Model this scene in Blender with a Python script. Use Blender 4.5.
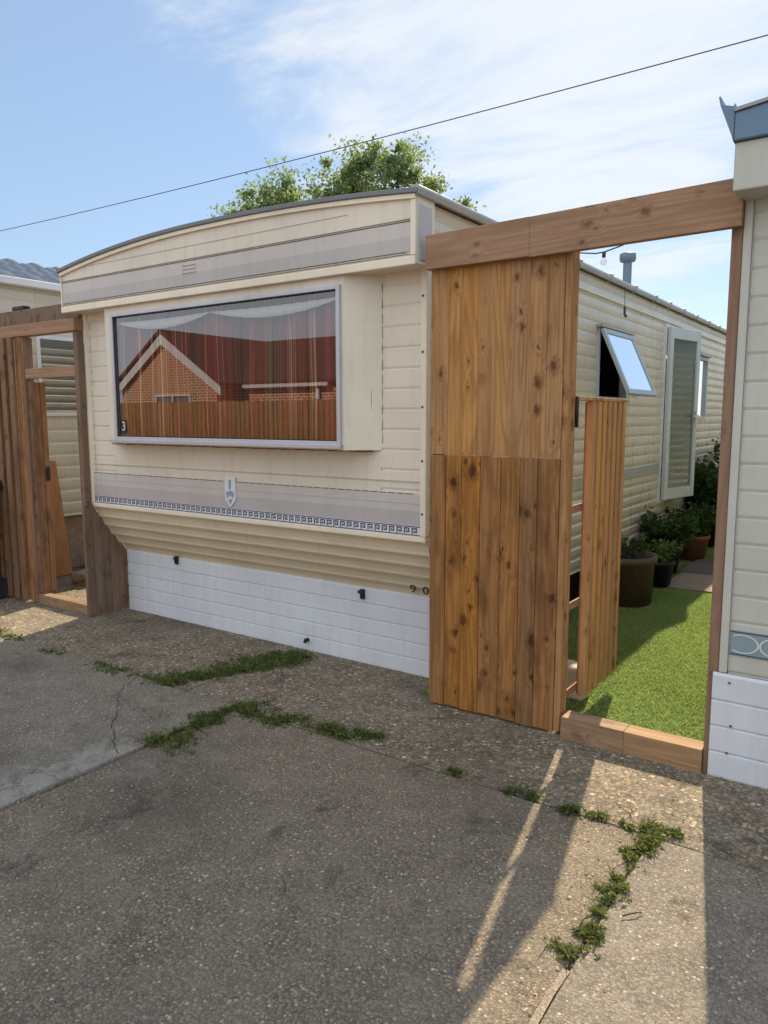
import bpy, bmesh, math, random
import numpy as np
from mathutils import Vector, Matrix

for o in list(bpy.data.objects):
    bpy.data.objects.remove(o)
scene = bpy.context.scene
COL = scene.collection
R = math.radians
random.seed(7)
rng = np.random.default_rng(11)

# ------------------------------------------------------------------ camera
CAMH = 1.6
def add_camera():
    y, p, r = R(34.968), R(7.229), R(-0.077)
    fwd = Vector((-math.sin(y) * math.cos(p), math.cos(y) * math.cos(p), -math.sin(p)))
    right = Vector((math.cos(y), math.sin(y), 0))
    up = right.cross(fwd)
    right, up = right * math.cos(r) + up * math.sin(r), up * math.cos(r) - right * math.sin(r)
    cd = bpy.data.cameras.new('camera')
    cam = bpy.data.objects.new('camera', cd)
    COL.objects.link(cam)
    m = Matrix((right, up, -fwd)).transposed().to_4x4()
    m.translation = (0, 0, CAMH)
    cam.matrix_world = m
    cd.sensor_fit = 'VERTICAL'
    cd.sensor_height = 36
    cd.lens = 746.9 / 1024 * 36
    cd.clip_start = 0.05
    cd.clip_end = 3000
    scene.camera = cam
add_camera()

# ------------------------------------------------------------------ sky, sun, exposure
SUN_EL, SUN_AZ = 39.0, -12.4          # azimuth measured from +Y towards +X
def add_light():
    w = bpy.data.worlds.new('World'); scene.world = w
    w.use_nodes = True
    nt = w.node_tree; nt.nodes.clear()
    N = lambda t: nt.nodes.new(t)
    L = nt.links.new
    out = N('ShaderNodeOutputWorld'); bg = N('ShaderNodeBackground')
    sky = N('ShaderNodeTexSky'); sky.sky_type = 'NISHITA'
    sky.sun_disc = False
    sky.sun_elevation = R(SUN_EL); sky.sun_rotation = R(SUN_AZ)
    sky.air_density = 1.1; sky.dust_density = 0.25; sky.ozone_density = 2.0
    bg.inputs['Strength'].default_value = 0.07
    # thin high cloud, laid out in sky directions
    tc = N('ShaderNodeTexCoord'); sep = N('ShaderNodeSeparateXYZ')
    L(tc.outputs['Generated'], sep.inputs[0])
    add = N('ShaderNodeMath'); add.operation = 'MAXIMUM'; add.inputs[1].default_value = 0.02
    L(sep.outputs['Z'], add.inputs[0])
    ad2 = N('ShaderNodeMath'); ad2.operation = 'ADD'; ad2.inputs[1].default_value = 0.12
    L(add.outputs[0], ad2.inputs[0])
    dx = N('ShaderNodeMath'); dx.operation = 'DIVIDE'; L(sep.outputs['X'], dx.inputs[0]); L(ad2.outputs[0], dx.inputs[1])
    dy = N('ShaderNodeMath'); dy.operation = 'DIVIDE'; L(sep.outputs['Y'], dy.inputs[0]); L(ad2.outputs[0], dy.inputs[1])
    cmb = N('ShaderNodeCombineXYZ'); L(dx.outputs[0], cmb.inputs[0]); L(dy.outputs[0], cmb.inputs[1])
    mp = N('ShaderNodeMapping'); mp.inputs['Rotation'].default_value = (0, 0, R(25)); mp.inputs['Scale'].default_value = (1.0, 2.1, 1)
    L(cmb.outputs[0], mp.inputs[0])
    n1 = N('ShaderNodeTexNoise'); n1.inputs['Scale'].default_value = 1.15; n1.inputs['Detail'].default_value = 11
    n1.inputs['Roughness'].default_value = 0.62; n1.inputs['Distortion'].default_value = 0.5
    L(mp.outputs[0], n1.inputs['Vector'])
    # one broad bank of cloud up and to the right of the tree
    dot = N('ShaderNodeVectorMath'); dot.operation = 'DOT_PRODUCT'
    L(tc.outputs['Generated'], dot.inputs[0])
    CD = CLOUD_DIR
    dot.inputs[1].default_value = CD
    mr = N('ShaderNodeMapRange'); mr.inputs['From Min'].default_value = 0.90; mr.inputs['From Max'].default_value = 1.0
    mr.inputs['To Min'].default_value = -0.16; mr.inputs['To Max'].default_value = 0.27
    L(dot.outputs['Value'], mr.inputs['Value'])
    sm = N('ShaderNodeMath'); sm.operation = 'ADD'; L(n1.outputs['Fac'], sm.inputs[0]); L(mr.outputs[0], sm.inputs[1])
    rp = N('ShaderNodeMapRange'); rp.interpolation_type = 'SMOOTHSTEP'
    rp.inputs['From Min'].default_value = 0.46; rp.inputs['From Max'].default_value = 0.76
    rp.inputs['To Max'].default_value = 0.85
    L(sm.outputs[0], rp.inputs['Value'])
    mix = N('ShaderNodeMix'); mix.data_type = 'RGBA'
    veil = N('ShaderNodeMix'); veil.data_type = 'RGBA'; veil.inputs['Factor'].default_value = 0.5
    L(sky.outputs[0], veil.inputs['A']); veil.inputs['B'].default_value = (2.9, 3.95, 5.6, 1)
    # bright cloud bank added behind the camera, opposite the sun, to lift the shade
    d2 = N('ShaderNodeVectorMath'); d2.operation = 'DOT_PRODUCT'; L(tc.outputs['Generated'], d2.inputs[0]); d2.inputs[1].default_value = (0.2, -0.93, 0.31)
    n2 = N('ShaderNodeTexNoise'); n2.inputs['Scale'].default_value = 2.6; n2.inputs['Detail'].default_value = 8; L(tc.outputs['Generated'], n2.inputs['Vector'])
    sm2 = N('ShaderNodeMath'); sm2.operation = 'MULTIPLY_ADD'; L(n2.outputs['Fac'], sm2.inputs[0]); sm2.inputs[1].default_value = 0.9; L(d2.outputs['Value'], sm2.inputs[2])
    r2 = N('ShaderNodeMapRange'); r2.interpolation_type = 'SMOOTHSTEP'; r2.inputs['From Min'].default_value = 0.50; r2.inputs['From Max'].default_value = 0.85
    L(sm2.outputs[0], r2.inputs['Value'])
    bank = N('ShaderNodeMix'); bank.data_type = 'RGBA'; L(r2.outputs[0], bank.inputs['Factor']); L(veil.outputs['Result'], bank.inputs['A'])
    bank.inputs['B'].default_value = FILL_BANK_COL
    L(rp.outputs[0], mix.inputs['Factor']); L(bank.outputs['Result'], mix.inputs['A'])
    mix.inputs['B'].default_value = CLOUD_COL
    L(mix.outputs['Result'], bg.inputs['Color'])
    L(bg.outputs[0], out.inputs['Surface'])
    ld = bpy.data.lights.new('sun', 'SUN')
    ld.energy = 3.85; ld.angle = R(0.6); ld.color = (1.0, 0.82, 0.57)
    s = bpy.data.objects.new('sun', ld); COL.objects.link(s)
    el, az = R(SUN_EL), R(SUN_AZ)
    d = Vector((math.sin(az) * math.cos(el), math.cos(az) * math.cos(el), math.sin(el)))
    s.rotation_euler = d.to_track_quat('Z', 'Y').to_euler()
    s.location = d * 60
    scene.view_settings.view_transform = 'Standard'
    scene.view_settings.look = 'None'
    scene.view_settings.gamma = 1.0
    scene.view_settings.use_curve_mapping = False
    scene.view_settings.exposure = 1.06
CLOUD_DIR = (-0.355, 0.835, 0.42)
CLOUD_COL = (6.3, 6.6, 6.9, 1)
FILL_BANK_COL = (7.4, 7.9, 8.5, 1)
add_light()

# ------------------------------------------------------------------ material helpers
class NT:
    def __init__(self, name):
        self.m = bpy.data.materials.new(name); self.m.use_nodes = True
        self.t = self.m.node_tree; self.t.nodes.clear()
        self.out = self.n('ShaderNodeOutputMaterial')
    def n(self, t, **kw):
        x = self.t.nodes.new(t)
        for k, v in kw.items():
            if k.startswith('i_'):
                x.inputs[k[2:].replace('_', ' ')].default_value = v
            else:
                setattr(x, k, v)
        return x
    def l(self, a, b): self.t.links.new(a, b)
    def coord(self, scale=(1, 1, 1), island=False):
        tc = self.n('ShaderNodeTexCoord')
        v = tc.outputs['Object']
        if island:
            g = self.n('ShaderNodeNewGeometry')
            sc = self.n('ShaderNodeVectorMath', operation='SCALE')
            sc.inputs[0].default_value = (37.0, 23.0, 41.0)
            self.l(g.outputs['Random Per Island'], sc.inputs['Scale'])
            a = self.n('ShaderNodeVectorMath', operation='ADD')
            self.l(v, a.inputs[0]); self.l(sc.outputs[0], a.inputs[1]); v = a.outputs[0]
        mp = self.n('ShaderNodeMapping'); mp.inputs['Scale'].default_value = scale
        self.l(v, mp.inputs[0])
        return mp.outputs[0]
    def noise(self, v, scale, detail=5, rough=0.55, dist=0.0):
        x = self.n('ShaderNodeTexNoise'); x.inputs['Scale'].default_value = scale
        x.inputs['Detail'].default_value = detail; x.inputs['Roughness'].default_value = rough
        x.inputs['Distortion'].default_value = dist
        self.l(v, x.inputs['Vector']); return x.outputs['Fac']
    def rng(self, f, a, b, c=0.0, d=1.0, smooth=False):
        x = self.n('ShaderNodeMapRange')
        if smooth: x.interpolation_type = 'SMOOTHSTEP'
        x.inputs['From Min'].default_value = a; x.inputs['From Max'].default_value = b
        x.inputs['To Min'].default_value = c; x.inputs['To Max'].default_value = d
        self.l(f, x.inputs['Value']); return x.outputs[0]
    def math(self, op, a, b):
        x = self.n('ShaderNodeMath', operation=op)
        for i, q in enumerate((a, b)):
            if isinstance(q, (int, float)): x.inputs[i].default_value = q
            else: self.l(q, x.inputs[i])
        return x.outputs[0]
    def mix(self, f, a, b, mode='MIX'):
        x = self.n('ShaderNodeMix', data_type='RGBA', blend_type=mode)
        for key, q in (('Factor', f), ('A', a), ('B', b)):
            if isinstance(q, (int, float)): x.inputs[key].default_value = q
            elif isinstance(q, tuple): x.inputs[key].default_value = q if len(q) == 4 else (*q, 1)
            else: self.l(q, x.inputs[key])
        return x.outputs['Result']
    def bsdf(self, color, rough=0.6, spec=0.4, metal=0.0, bump=None, bd=0.002, bs=0.6, rough_s=None, sheen=None):
        b = self.n('ShaderNodeBsdfPrincipled')
        if isinstance(color, tuple): b.inputs['Base Color'].default_value = color if len(color) == 4 else (*color, 1)
        else: self.l(color, b.inputs['Base Color'])
        if rough_s is not None: self.l(rough_s, b.inputs['Roughness'])
        else: b.inputs['Roughness'].default_value = rough
        b.inputs['Specular IOR Level'].default_value = spec
        b.inputs['Metallic'].default_value = metal
        if bump is not None:
            u = self.n('ShaderNodeBump'); u.inputs['Strength'].default_value = bs; u.inputs['Distance'].default_value = bd
            self.l(bump, u.inputs['Height']); self.l(u.outputs[0], b.inputs['Normal'])
        self.l(b.outputs[0], self.out.inputs['Surface'])
        return b

def paint(name, col, rough=0.45, dirt=0.25, dirtcol=(0.25, 0.22, 0.17), streak=True, spec=0.4, metal=0.0, var=0.08, bump=0.0):
    """painted / plastic / metal sheet with grime in streaks and faint unevenness"""
    t = NT(name)
    v = t.coord()
    big = t.noise(v, 1.7, 5, 0.6)
    vs = t.coord((9, 9, 1.2) if streak else (6, 6, 6))
    st = t.noise(vs, 2.2, 7, 0.65)
    fine = t.noise(v, 90, 3, 0.6)
    c = t.mix(t.rng(big, 0.3, 0.7), tuple(x * (1 - var) for x in col), tuple(min(1, x * (1 + var)) for x in col))
    c = t.mix(t.math('MULTIPLY', t.rng(st, 0.5, 0.78), dirt), c, dirtcol)
    c = t.mix(t.math('MULTIPLY', t.rng(fine, 0.60, 0.72), dirt * 0.5), c, dirtcol)
    rs = t.rng(st, 0.3, 0.8, rough - 0.08, rough + 0.15)
    t.bsdf(c, rough_s=rs, spec=spec, metal=metal, bump=big if bump else None, bd=bump or 0.002, bs=0.5)
    return t.m

def wood(name, light, dark, axis='z', grey=0.0, knots=1.0, rough=0.75, stain=0.0, var=1.0):
    """softwood board: long grain, knots with grain bending round them, per-board tone"""
    t = NT(name)
    g = t.n('ShaderNodeNewGeometry')
    isl = g.outputs['Random Per Island']
    sc = {'z': (1, 1, 0.22), 'x': (0.22, 1, 1), 'y': (1, 0.22, 1)}[axis]
    v = t.coord(sc, island=True)
    kn = t.n('ShaderNodeTexVoronoi', feature='F1', voronoi_dimensions='2D'); kn.inputs['Scale'].default_value = 12.0
    wob = t.n('ShaderNodeTexNoise'); wob.inputs['Scale'].default_value = 40.0; wob.inputs['Detail'].default_value = 2
    v2 = t.coord((1, 1, 1), island=True)
    t.l(v2, wob.inputs['Vector'])
    sp = t.n('ShaderNodeSeparateXYZ'); t.l(v2, sp.inputs[0])
    X, Y, Z = sp.outputs
    uu, ww = {'z': (t.math('ADD', X, Y), Z), 'x': (t.math('ADD', Z, Y), X), 'y': (t.math('ADD', Z, X), Y)}[axis]
    ww = t.math('MULTIPLY', ww, 0.62)
    kc = t.n('ShaderNodeCombineXYZ'); t.l(uu, kc.inputs[0]); t.l(ww, kc.inputs[1])
    kv = t.n('ShaderNodeVectorMath', operation='MULTIPLY_ADD')
    t.l(wob.outputs['Color'], kv.inputs[0]); kv.inputs[1].default_value = (0.030,) * 3
    t.l(kc.outputs[0], kv.inputs[2]); t.l(kv.outputs[0], kn.inputs['Vector'])
    d = kn.outputs['Distance']
    # only some cells hold a knot
    sepc = t.n('ShaderNodeSeparateColor'); t.l(kn.outputs['Color'], sepc.inputs[0])
    has = t.rng(sepc.outputs[0], 0.34, 0.36)
    wc = t.n('ShaderNodeCombineXYZ'); t.l(t.math('MULTIPLY', ww, 3.2), wc.inputs[1]); t.l(t.math('MULTIPLY', isl, 3.0), wc.inputs[0])
    has = t.math('MULTIPLY', has, t.rng(t.noise(wc.outputs[0], 1.0, 1, 0.5), 0.47, 0.50))
    rad = t.rng(t.math('POWER', sepc.outputs[1], 2.2), 0, 1, 0.07, 0.30)
    ragged = t.noise(v2, 70, 3, 0.6)
    dd = t.math('ADD', t.math('DIVIDE', d, rad), t.math('MULTIPLY', t.math('SUBTRACT', ragged, 0.5), 1.3))
    core = t.math('MULTIPLY', t.math('MULTIPLY', t.rng(dd, 0.5, 1.15, 1, 0, True), has), knots)
    wing = t.math('MULTIPLY', t.math('MULTIPLY', t.rng(dd, 0.8, 2.6, 1, 0, True), has), knots)
    halo = t.math('MULTIPLY', t.math('MULTIPLY', t.rng(d, 0.05, 0.5, 1.0, 0.0, True), has), knots)
    # grain: contour lines that run along the board and part round the knots
    gv = {'z': (7, 7, 0.55), 'x': (0.55, 7, 7), 'y': (7, 0.55, 7)}[axis]
    v3 = t.coord(gv, island=True)
    n0 = t.noise(v3, 1.0, 2.5, 0.45)
    fv = t.coord({'z': (60, 60, 1.6), 'x': (1.6, 60, 60), 'y': (60, 1.6, 60)}[axis], island=True)
    fine = t.noise(fv, 1.0, 4, 0.65)
    field = t.math('ADD', t.math('MULTIPLY', n0, 62.0), t.math('ADD', t.math('MULTIPLY', halo, 7.0), t.math('MULTIPLY', fine, 2.2)))
    gr = t.math('MULTIPLY_ADD' if False else 'ADD', t.math('MULTIPLY', t.math('SINE', field, 0.0), 0.5), 0.5)
    tone = t.noise(v, 1.1, 3, 0.5)
    patch = t.noise(t.coord({'z': (5, 5, 1.3), 'x': (1.3, 5, 5), 'y': (5, 1.3, 5)}[axis], island=True), 1.0, 4, 0.6)
    mid = tuple((a * 0.5 + b * 0.5) for a, b in zip(light, dark))
    c = t.mix(t.math('MULTIPLY', t.rng(gr, 0.45, 0.95), 0.7), light, mid)
    c = t.mix(t.math('MULTIPLY', t.rng(fine, 0.42, 0.66), 0.65), c, tuple((p + q) / 2 for p, q in zip(mid, dark)))
    c = t.mix(t.math('MULTIPLY', t.rng(patch, 0.52, 0.72), 0.6), c, dark)
    c = t.mix(t.math('MULTIPLY', wing, 0.55), c, dark)
    c = t.mix(t.math('MULTIPLY', core, t.rng(fine, 0.3, 0.6, 0.6, 0.95)), c, tuple(x * 0.28 for x in dark))
    hs = t.n('ShaderNodeHueSaturation')
    t.l(c, hs.inputs['Color'])
    t.l(t.rng(isl, 0, 1, 1 - 0.30 * var, 1 + 0.16 * var), hs.inputs['Value'])
    sat = t.math('ADD', t.math('MULTIPLY', isl, 0.25), 0.85)
    t.l(sat, hs.inputs['Saturation'])
    c = t.mix(t.math('MULTIPLY', t.rng(tone, 0.35, 0.75), 0.45), hs.outputs[0], mid)
    if grey:
        c = t.mix(t.math('MULTIPLY', t.rng(tone, 0.2, 0.8), grey), c, (0.24, 0.21, 0.19))
    if stain:
        wv = t.coord()
        sp = t.n('ShaderNodeSeparateXYZ'); t.l(wv, sp.inputs[0])
        blot = t.noise(t.coord((3, 3, 1.1)), 2.6, 5, 0.6)
        f = t.math('MULTIPLY', t.rng(blot, 0.50, 0.66, smooth=True), stain)
        c = t.mix(f, c, tuple(x * 0.5 for x in dark))
    h = t.math('SUBTRACT', t.math('ADD', t.math('MULTIPLY', gr, 0.5), fine), t.math('MULTIPLY', core, 0.5))
    t.bsdf(c, rough=rough, spec=0.25, bump=h, bd=0.0025, bs=0.55)
    return t.m

def concrete(name, base, pebble, scale=110, mottling=0.35, stain=(0.07, 0.06, 0.05), white=0.0, residue=False):
    t = NT(name)
    v = t.coord()
    big = t.noise(v, 0.9, 6, 0.62)
    med = t.noise(v, 6.0, 6, 0.7)
    sand = t.noise(v, 260, 3, 0.7)
    vo = t.n('ShaderNodeTexVoronoi', feature='F1'); vo.inputs['Scale'].default_value = scale
    wv = t.n('ShaderNodeTexNoise'); wv.inputs['Scale'].default_value = 60; wv.inputs['Detail'].default_value = 2
    t.l(v, wv.inputs['Vector'])
    ma = t.n('ShaderNodeVectorMath', operation='MULTIPLY_ADD'); t.l(wv.outputs['Color'], ma.inputs[0])
    ma.inputs[1].default_value = (0.012,) * 3; t.l(v, ma.inputs[2]); t.l(ma.outputs[0], vo.inputs['Vector'])
    sc = t.n('ShaderNodeSeparateColor'); t.l(vo.outputs['Color'], sc.inputs[0])
    peb = t.n('ShaderNodeValToRGB')
    e = peb.color_ramp.elements
    e[0].position = 0.0; e[0].color = (*[x * 0.45 for x in pebble], 1)
    e[1].position = 1.0; e[1].color = (min(1, pebble[0] * 2.5), min(1, pebble[1] * 2.4), min(1, pebble[2] * 2.2), 1)
    q = e.new(0.45); q.color = (*pebble, 1)
    q = e.new(0.7); q.color = (pebble[0] * 1.1, pebble[1] * 0.86, pebble[2] * 0.66, 1)
    q = e.new(0.92); q.color = (pebble[0] * 1.5, pebble[1] * 1.4, pebble[2] * 1.25, 1)
    t.l(sc.outputs[0], peb.inputs['Fac'])
    stone = t.rng(vo.outputs['Distance'], 0.36, 0.54, 1, 0, True)
    # how far the surface has worn down to its stones varies over the slab
    worn = t.rng(t.noise(v, 2.3, 5, 0.65), 0.35, 0.62)
    worn_ = t.noise(v, 4.5, 5, 0.65)
    present = t.math('MULTIPLY', t.rng(sc.outputs[1], 0.30, 0.38), t.math('ADD', t.math('MULTIPLY', worn, 0.45), 0.5))
    stone = t.math('MULTIPLY', stone, present)
    rim = t.math('MULTIPLY', t.rng(vo.outputs['Distance'], 0.50, 0.68, 0, 1, True), t.rng(worn_, 0.3, 0.7, 0.2, 0.6))
    # a second, finer grade of stone
    v2 = t.n('ShaderNodeTexVoronoi', feature='F1'); v2.inputs['Scale'].default_value = scale * 2.3
    t.l(ma.outputs[0], v2.inputs['Vector'])
    s2 = t.n('ShaderNodeSeparateColor'); t.l(v2.outputs['Color'], s2.inputs[0])
    peb2 = t.n('ShaderNodeMix', data_type='RGBA'); t.l(s2.outputs[0], peb2.inputs['Factor'])
    peb2.inputs['A'].default_value = (*[x * 0.4 for x in pebble], 1); peb2.inputs['B'].default_value = (*[min(1, x * 1.9) for x in pebble], 1)
    c = t.mix(t.rng(med, 0.3, 0.7), tuple(x * (1 - mottling) for x in base), tuple(x * (1 + mottling) for x in base))
    c = t.mix(t.math('MULTIPLY', t.rng(v2.outputs['Distance'], 0.35, 0.5, 1, 0), 0.75), c, peb2.outputs['Result'])
    c = t.mix(t.math('MULTIPLY', t.rng(sand, 0.42, 0.62), 0.6), c, tuple(x * 0.35 for x in base))
    c = t.mix(rim, c, tuple(x * 0.3 for x in base))
    c = t.mix(stone, c, peb.outputs['Color'])
    c = t.mix(t.math('MULTIPLY', t.rng(big, 0.48, 0.70, smooth=True), 0.5), c, stain)
    spots = t.noise(v, 3.4, 6, 0.72, 0.4)
    c = t.mix(t.math('MULTIPLY', t.rng(spots, 0.56, 0.68, smooth=True), 0.6), c, tuple(x * 0.75 for x in stain))
    pale = t.noise(v, 1.6, 7, 0.7, 0.3)
    c = t.mix(t.math('MULTIPLY', t.rng(pale, 0.58, 0.74, smooth=True), 0.30 + white), c, (0.36, 0.35, 0.34))
    if residue:      # pale cement smears left along one broken slab edge
        sp = t.n('ShaderNodeSeparateXYZ'); t.l(v, sp.inputs[0])
        e1 = t.math('MULTIPLY', t.rng(sp.outputs[0], -3.42, -2.97), t.math('LESS_THAN', sp.outputs[0], -2.94))
        e1 = t.math('MULTIPLY', e1, t.rng(sp.outputs[1], 2.5, 1.9))
        sm = t.noise(v, 7.0, 9, 0.75, 0.8)
        c = t.mix(t.math('MULTIPLY', t.rng(t.math('ADD', sm, t.math('MULTIPLY', e1, 0.30)), 0.60, 0.80, smooth=True), t.math('MULTIPLY', t.rng(e1, 0.0, 0.25), t.rng(sand, 0.35, 0.6, 0.75, 0.3))), c, (0.40, 0.39, 0.375))
    h = t.math('ADD', t.math('MULTIPLY', stone, 0.7), t.math('MULTIPLY', sand, 0.6))
    t.bsdf(c, rough=0.88, spec=0.22, bump=h, bd=0.004, bs=0.8)
    return t.m

def glass(name, tint=(0.8, 0.85, 0.86), boost=2.0, base=0.04):
    t = NT(name)
    g = t.n('ShaderNodeNewGeometry'); dt = t.n('ShaderNodeVectorMath', operation='DOT_PRODUCT')
    t.l(g.outputs['Normal'], dt.inputs[0]); t.l(g.outputs['Incoming'], dt.inputs[1])
    k = t.math('POWER', t.math('SUBTRACT', 1.0, t.math('ABSOLUTE', dt.outputs['Value'], 0.0)), 5.0)
    f = t.math('MINIMUM', t.math('ADD', t.math('MULTIPLY', t.math('ADD', t.math('MULTIPLY', k, 0.96), 0.04), boost), base), 1.0)
    tr = t.n('ShaderNodeBsdfTransparent'); tr.inputs['Color'].default_value = (*tint, 1)
    gl = t.n('ShaderNodeBsdfGlossy'); gl.inputs['Roughness'].default_value = 0.0
    gl.inputs['Color'].default_value = (0.95, 0.97, 1, 1)
    mx = t.n('ShaderNodeMixShader'); t.l(f, mx.inputs[0]); t.l(tr.outputs[0], mx.inputs[1]); t.l(gl.outputs[0], mx.inputs[2])
    t.l(mx.outputs[0], t.out.inputs['Surface'])
    return t.m

def leafmat(name, a, b, trans=0.35):
    t = NT(name)
    g = t.n('ShaderNodeNewGeometry')
    big = t.noise(t.coord(), 1.3, 3)
    c = t.mix(g.outputs['Random Per Island'], a, b)
    c = t.mix(t.math('MULTIPLY', t.rng(big, 0.35, 0.7), 0.5), c, tuple(x * 0.6 for x in a))
    d = t.n('ShaderNodeBsdfPrincipled'); t.l(c, d.inputs['Base Color']); d.inputs['Roughness'].default_value = 0.55
    d.inputs['Specular IOR Level'].default_value = 0.3
    tl = t.n('ShaderNodeBsdfTranslucent'); t.l(t.mix(0.5, c, (b[0] * 1.5, b[1] * 1.5, b[2] * 0.7)), tl.inputs['Color'])
    mx = t.n('ShaderNodeMixShader'); mx.inputs[0].default_value = trans
    t.l(d.outputs[0], mx.inputs[1]); t.l(tl.outputs[0], mx.inputs[2]); t.l(mx.outputs[0], t.out.inputs['Surface'])
    return t.m

M = {}
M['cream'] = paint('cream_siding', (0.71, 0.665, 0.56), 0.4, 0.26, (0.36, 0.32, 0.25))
M['grey_cream'] = paint('grey_cream_siding', (0.52, 0.54, 0.49), 0.4, 0.14)
M['cream_trim'] = paint('cream_trim', (0.80, 0.74, 0.60), 0.35, 0.12)
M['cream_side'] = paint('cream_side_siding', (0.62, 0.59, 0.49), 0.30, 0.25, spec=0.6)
M['belly'] = paint('tan_belly_sheet', (0.68, 0.60, 0.44), 0.35, 0.2)
M['lavender'] = paint('grey_stripe', (0.55, 0.525, 0.50), 0.4, 0.15)
M['lavender_d'] = paint('grey_stripe_dark', (0.47, 0.45, 0.45), 0.4, 0.15)
M['line'] = paint('dark_line', (0.07, 0.07, 0.075), 0.5, 0.0)
M['navy'] = paint('navy_print', (0.045, 0.06, 0.13), 0.5, 0.0)
M['white'] = paint('white_cladding', (0.65, 0.70, 0.77), 0.33, 0.28, (0.40, 0.39, 0.36))
M['white_frame'] = paint('white_frame', (0.74, 0.75, 0.77), 0.35, 0.12)
M['alu'] = paint('aluminium_frame', (0.62, 0.64, 0.67), 0.32, 0.12, metal=0.55)
M['pale_blue'] = paint('pale_blue_frame', (0.56, 0.63, 0.66), 0.4, 0.15)
M['alu_blue'] = paint('window_metal', (0.50, 0.52, 0.57), 0.35, 0.15, metal=0.3)
M['bluegrey'] = paint('blue_grey_frame', (0.42, 0.50, 0.56), 0.4, 0.12)
M['rubber'] = paint('black_rubber', (0.018, 0.018, 0.02), 0.6, 0.1)
M['black_plastic'] = paint('black_plastic', (0.012, 0.012, 0.013), 0.45, 0.2)
M['roof'] = paint('roof_edge', (0.17, 0.18, 0.20), 0.45, 0.3)
M['roof_tile'] = paint('roof_tile', (0.07, 0.085, 0.11), 0.3, 0.3)
M['slate'] = paint('blue_trim', (0.13, 0.22, 0.34), 0.35, 0.2)
M['gutter'] = paint('gutter', (0.30, 0.31, 0.31), 0.3, 0.35, spec=0.6)
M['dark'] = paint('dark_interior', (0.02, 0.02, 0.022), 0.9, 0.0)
M['flue'] = paint('flue', (0.15, 0.22, 0.30), 0.4, 0.25)
M['black_metal'] = paint('black_metal', (0.015, 0.015, 0.016), 0.45, 0.2)
M['teal'] = paint('teal_band', (0.24, 0.34, 0.38), 0.4, 0.1)
M['pale'] = paint('pale_print', (0.60, 0.66, 0.66), 0.4, 0.1)
M['lattice'] = paint('lattice_band', (0.36, 0.37, 0.37), 0.4, 0.2)
M['shield'] = paint('badge_white', (0.70, 0.71, 0.74), 0.4, 0.1)
M['shield_blue'] = paint('badge_blue', (0.28, 0.34, 0.48), 0.4, 0.0)
M['glass'] = glass('window_glass', (0.88, 0.90, 0.90), 2.9, 0.02)
M['glass_sky'] = glass('sash_glass', (0.25, 0.30, 0.33), 3.5, 0.22)
M['glass_door'] = glass('door_glass', (0.35, 0.42, 0.40), 3.0, 0.20)
M['wood_up'] = wood('fence_wood', (0.53, 0.29, 0.11), (0.15, 0.055, 0.017), 'z', knots=1.0, var=0.6, stain=0.12)
M['wood_low'] = wood('fence_wood_lower', (0.43, 0.205, 0.060), (0.085, 0.030, 0.010), 'z', knots=1.0, stain=0.42)
M['wood_gate'] = wood('gate_wood', (0.66, 0.39, 0.17), (0.32, 0.14, 0.05), 'z', knots=0.8)
M['wood_beam'] = wood('beam_wood', (0.47, 0.285, 0.165), (0.24, 0.12, 0.06), 'x', grey=0.12, knots=0.7)
M['wood_post'] = wood('post_wood', (0.36, 0.21, 0.125), (0.17, 0.085, 0.045), 'z', grey=0.3, knots=0.5)
M['wood_old'] = wood('old_fence_wood', (0.335, 0.185, 0.09), (0.14, 0.062, 0.03), 'z', grey=0.15, knots=0.6, stain=0.4)
M['wood_grey'] = wood('weathered_wood', (0.26, 0.165, 0.10), (0.11, 0.06, 0.035), 'z', grey=0.35, knots=0.6, stain=0.3)
M['wood_sill'] = wood('sill_wood', (0.44, 0.28, 0.15), (0.20, 0.10, 0.05), 'x', grey=0.2, knots=0.5)
M['wood_rail'] = wood('rail_wood', (0.44, 0.25, 0.11), (0.18, 0.08, 0.03), 'y', knots=0.3)
M['plank'] = wood('plank_wood', (0.55, 0.27, 0.11), (0.26, 0.11, 0.04), 'z', knots=0.4)
M['slab'] = concrete('concrete', (0.222, 0.190, 0.148), (0.29, 0.245, 0.185), 88)
M['slab_pale'] = concrete('pale_concrete', (0.255, 0.23, 0.19), (0.28, 0.245, 0.2), 90, residue=True)
M['strip'] = concrete('coarse_concrete', (0.22, 0.19, 0.145), (0.33, 0.275, 0.205), 48, 0.5)
M['dirt'] = concrete('dirt', (0.12, 0.10, 0.075), (0.17, 0.15, 0.12), 70, 0.5)
M['paver'] = concrete('paving', (0.36, 0.30, 0.23), (0.40, 0.35, 0.28), 160, 0.15)
M['paver_d'] = concrete('paving_dark', (0.16, 0.15, 0.145), (0.2, 0.19, 0.18), 160, 0.15)
M['block'] = concrete('block', (0.44, 0.35, 0.26), (0.48, 0.39, 0.3), 90, 0.25)
M['leaf_tree'] = leafmat('tree_leaf', (0.11, 0.18, 0.09), (0.25, 0.32, 0.16), 0.5)
M['leaf_dark'] = leafmat('plant_leaf', (0.025, 0.06, 0.018), (0.06, 0.12, 0.03), 0.3)
M['leaf_pale'] = leafmat('plant_leaf_pale', (0.08, 0.16, 0.03), (0.18, 0.26, 0.07), 0.4)
M['weed'] = leafmat('weed_leaf', (0.045, 0.085, 0.022), (0.20, 0.225, 0.07), 0.35)
M['turf'] = leafmat('turf_blade', (0.19, 0.31, 0.10), (0.42, 0.54, 0.24), 0.35)
M['bark'] = paint('bark', (0.10, 0.075, 0.05), 0.9, 0.4)
M['soil'] = paint('soil', (0.03, 0.022, 0.016), 0.95, 0.2)
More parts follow.
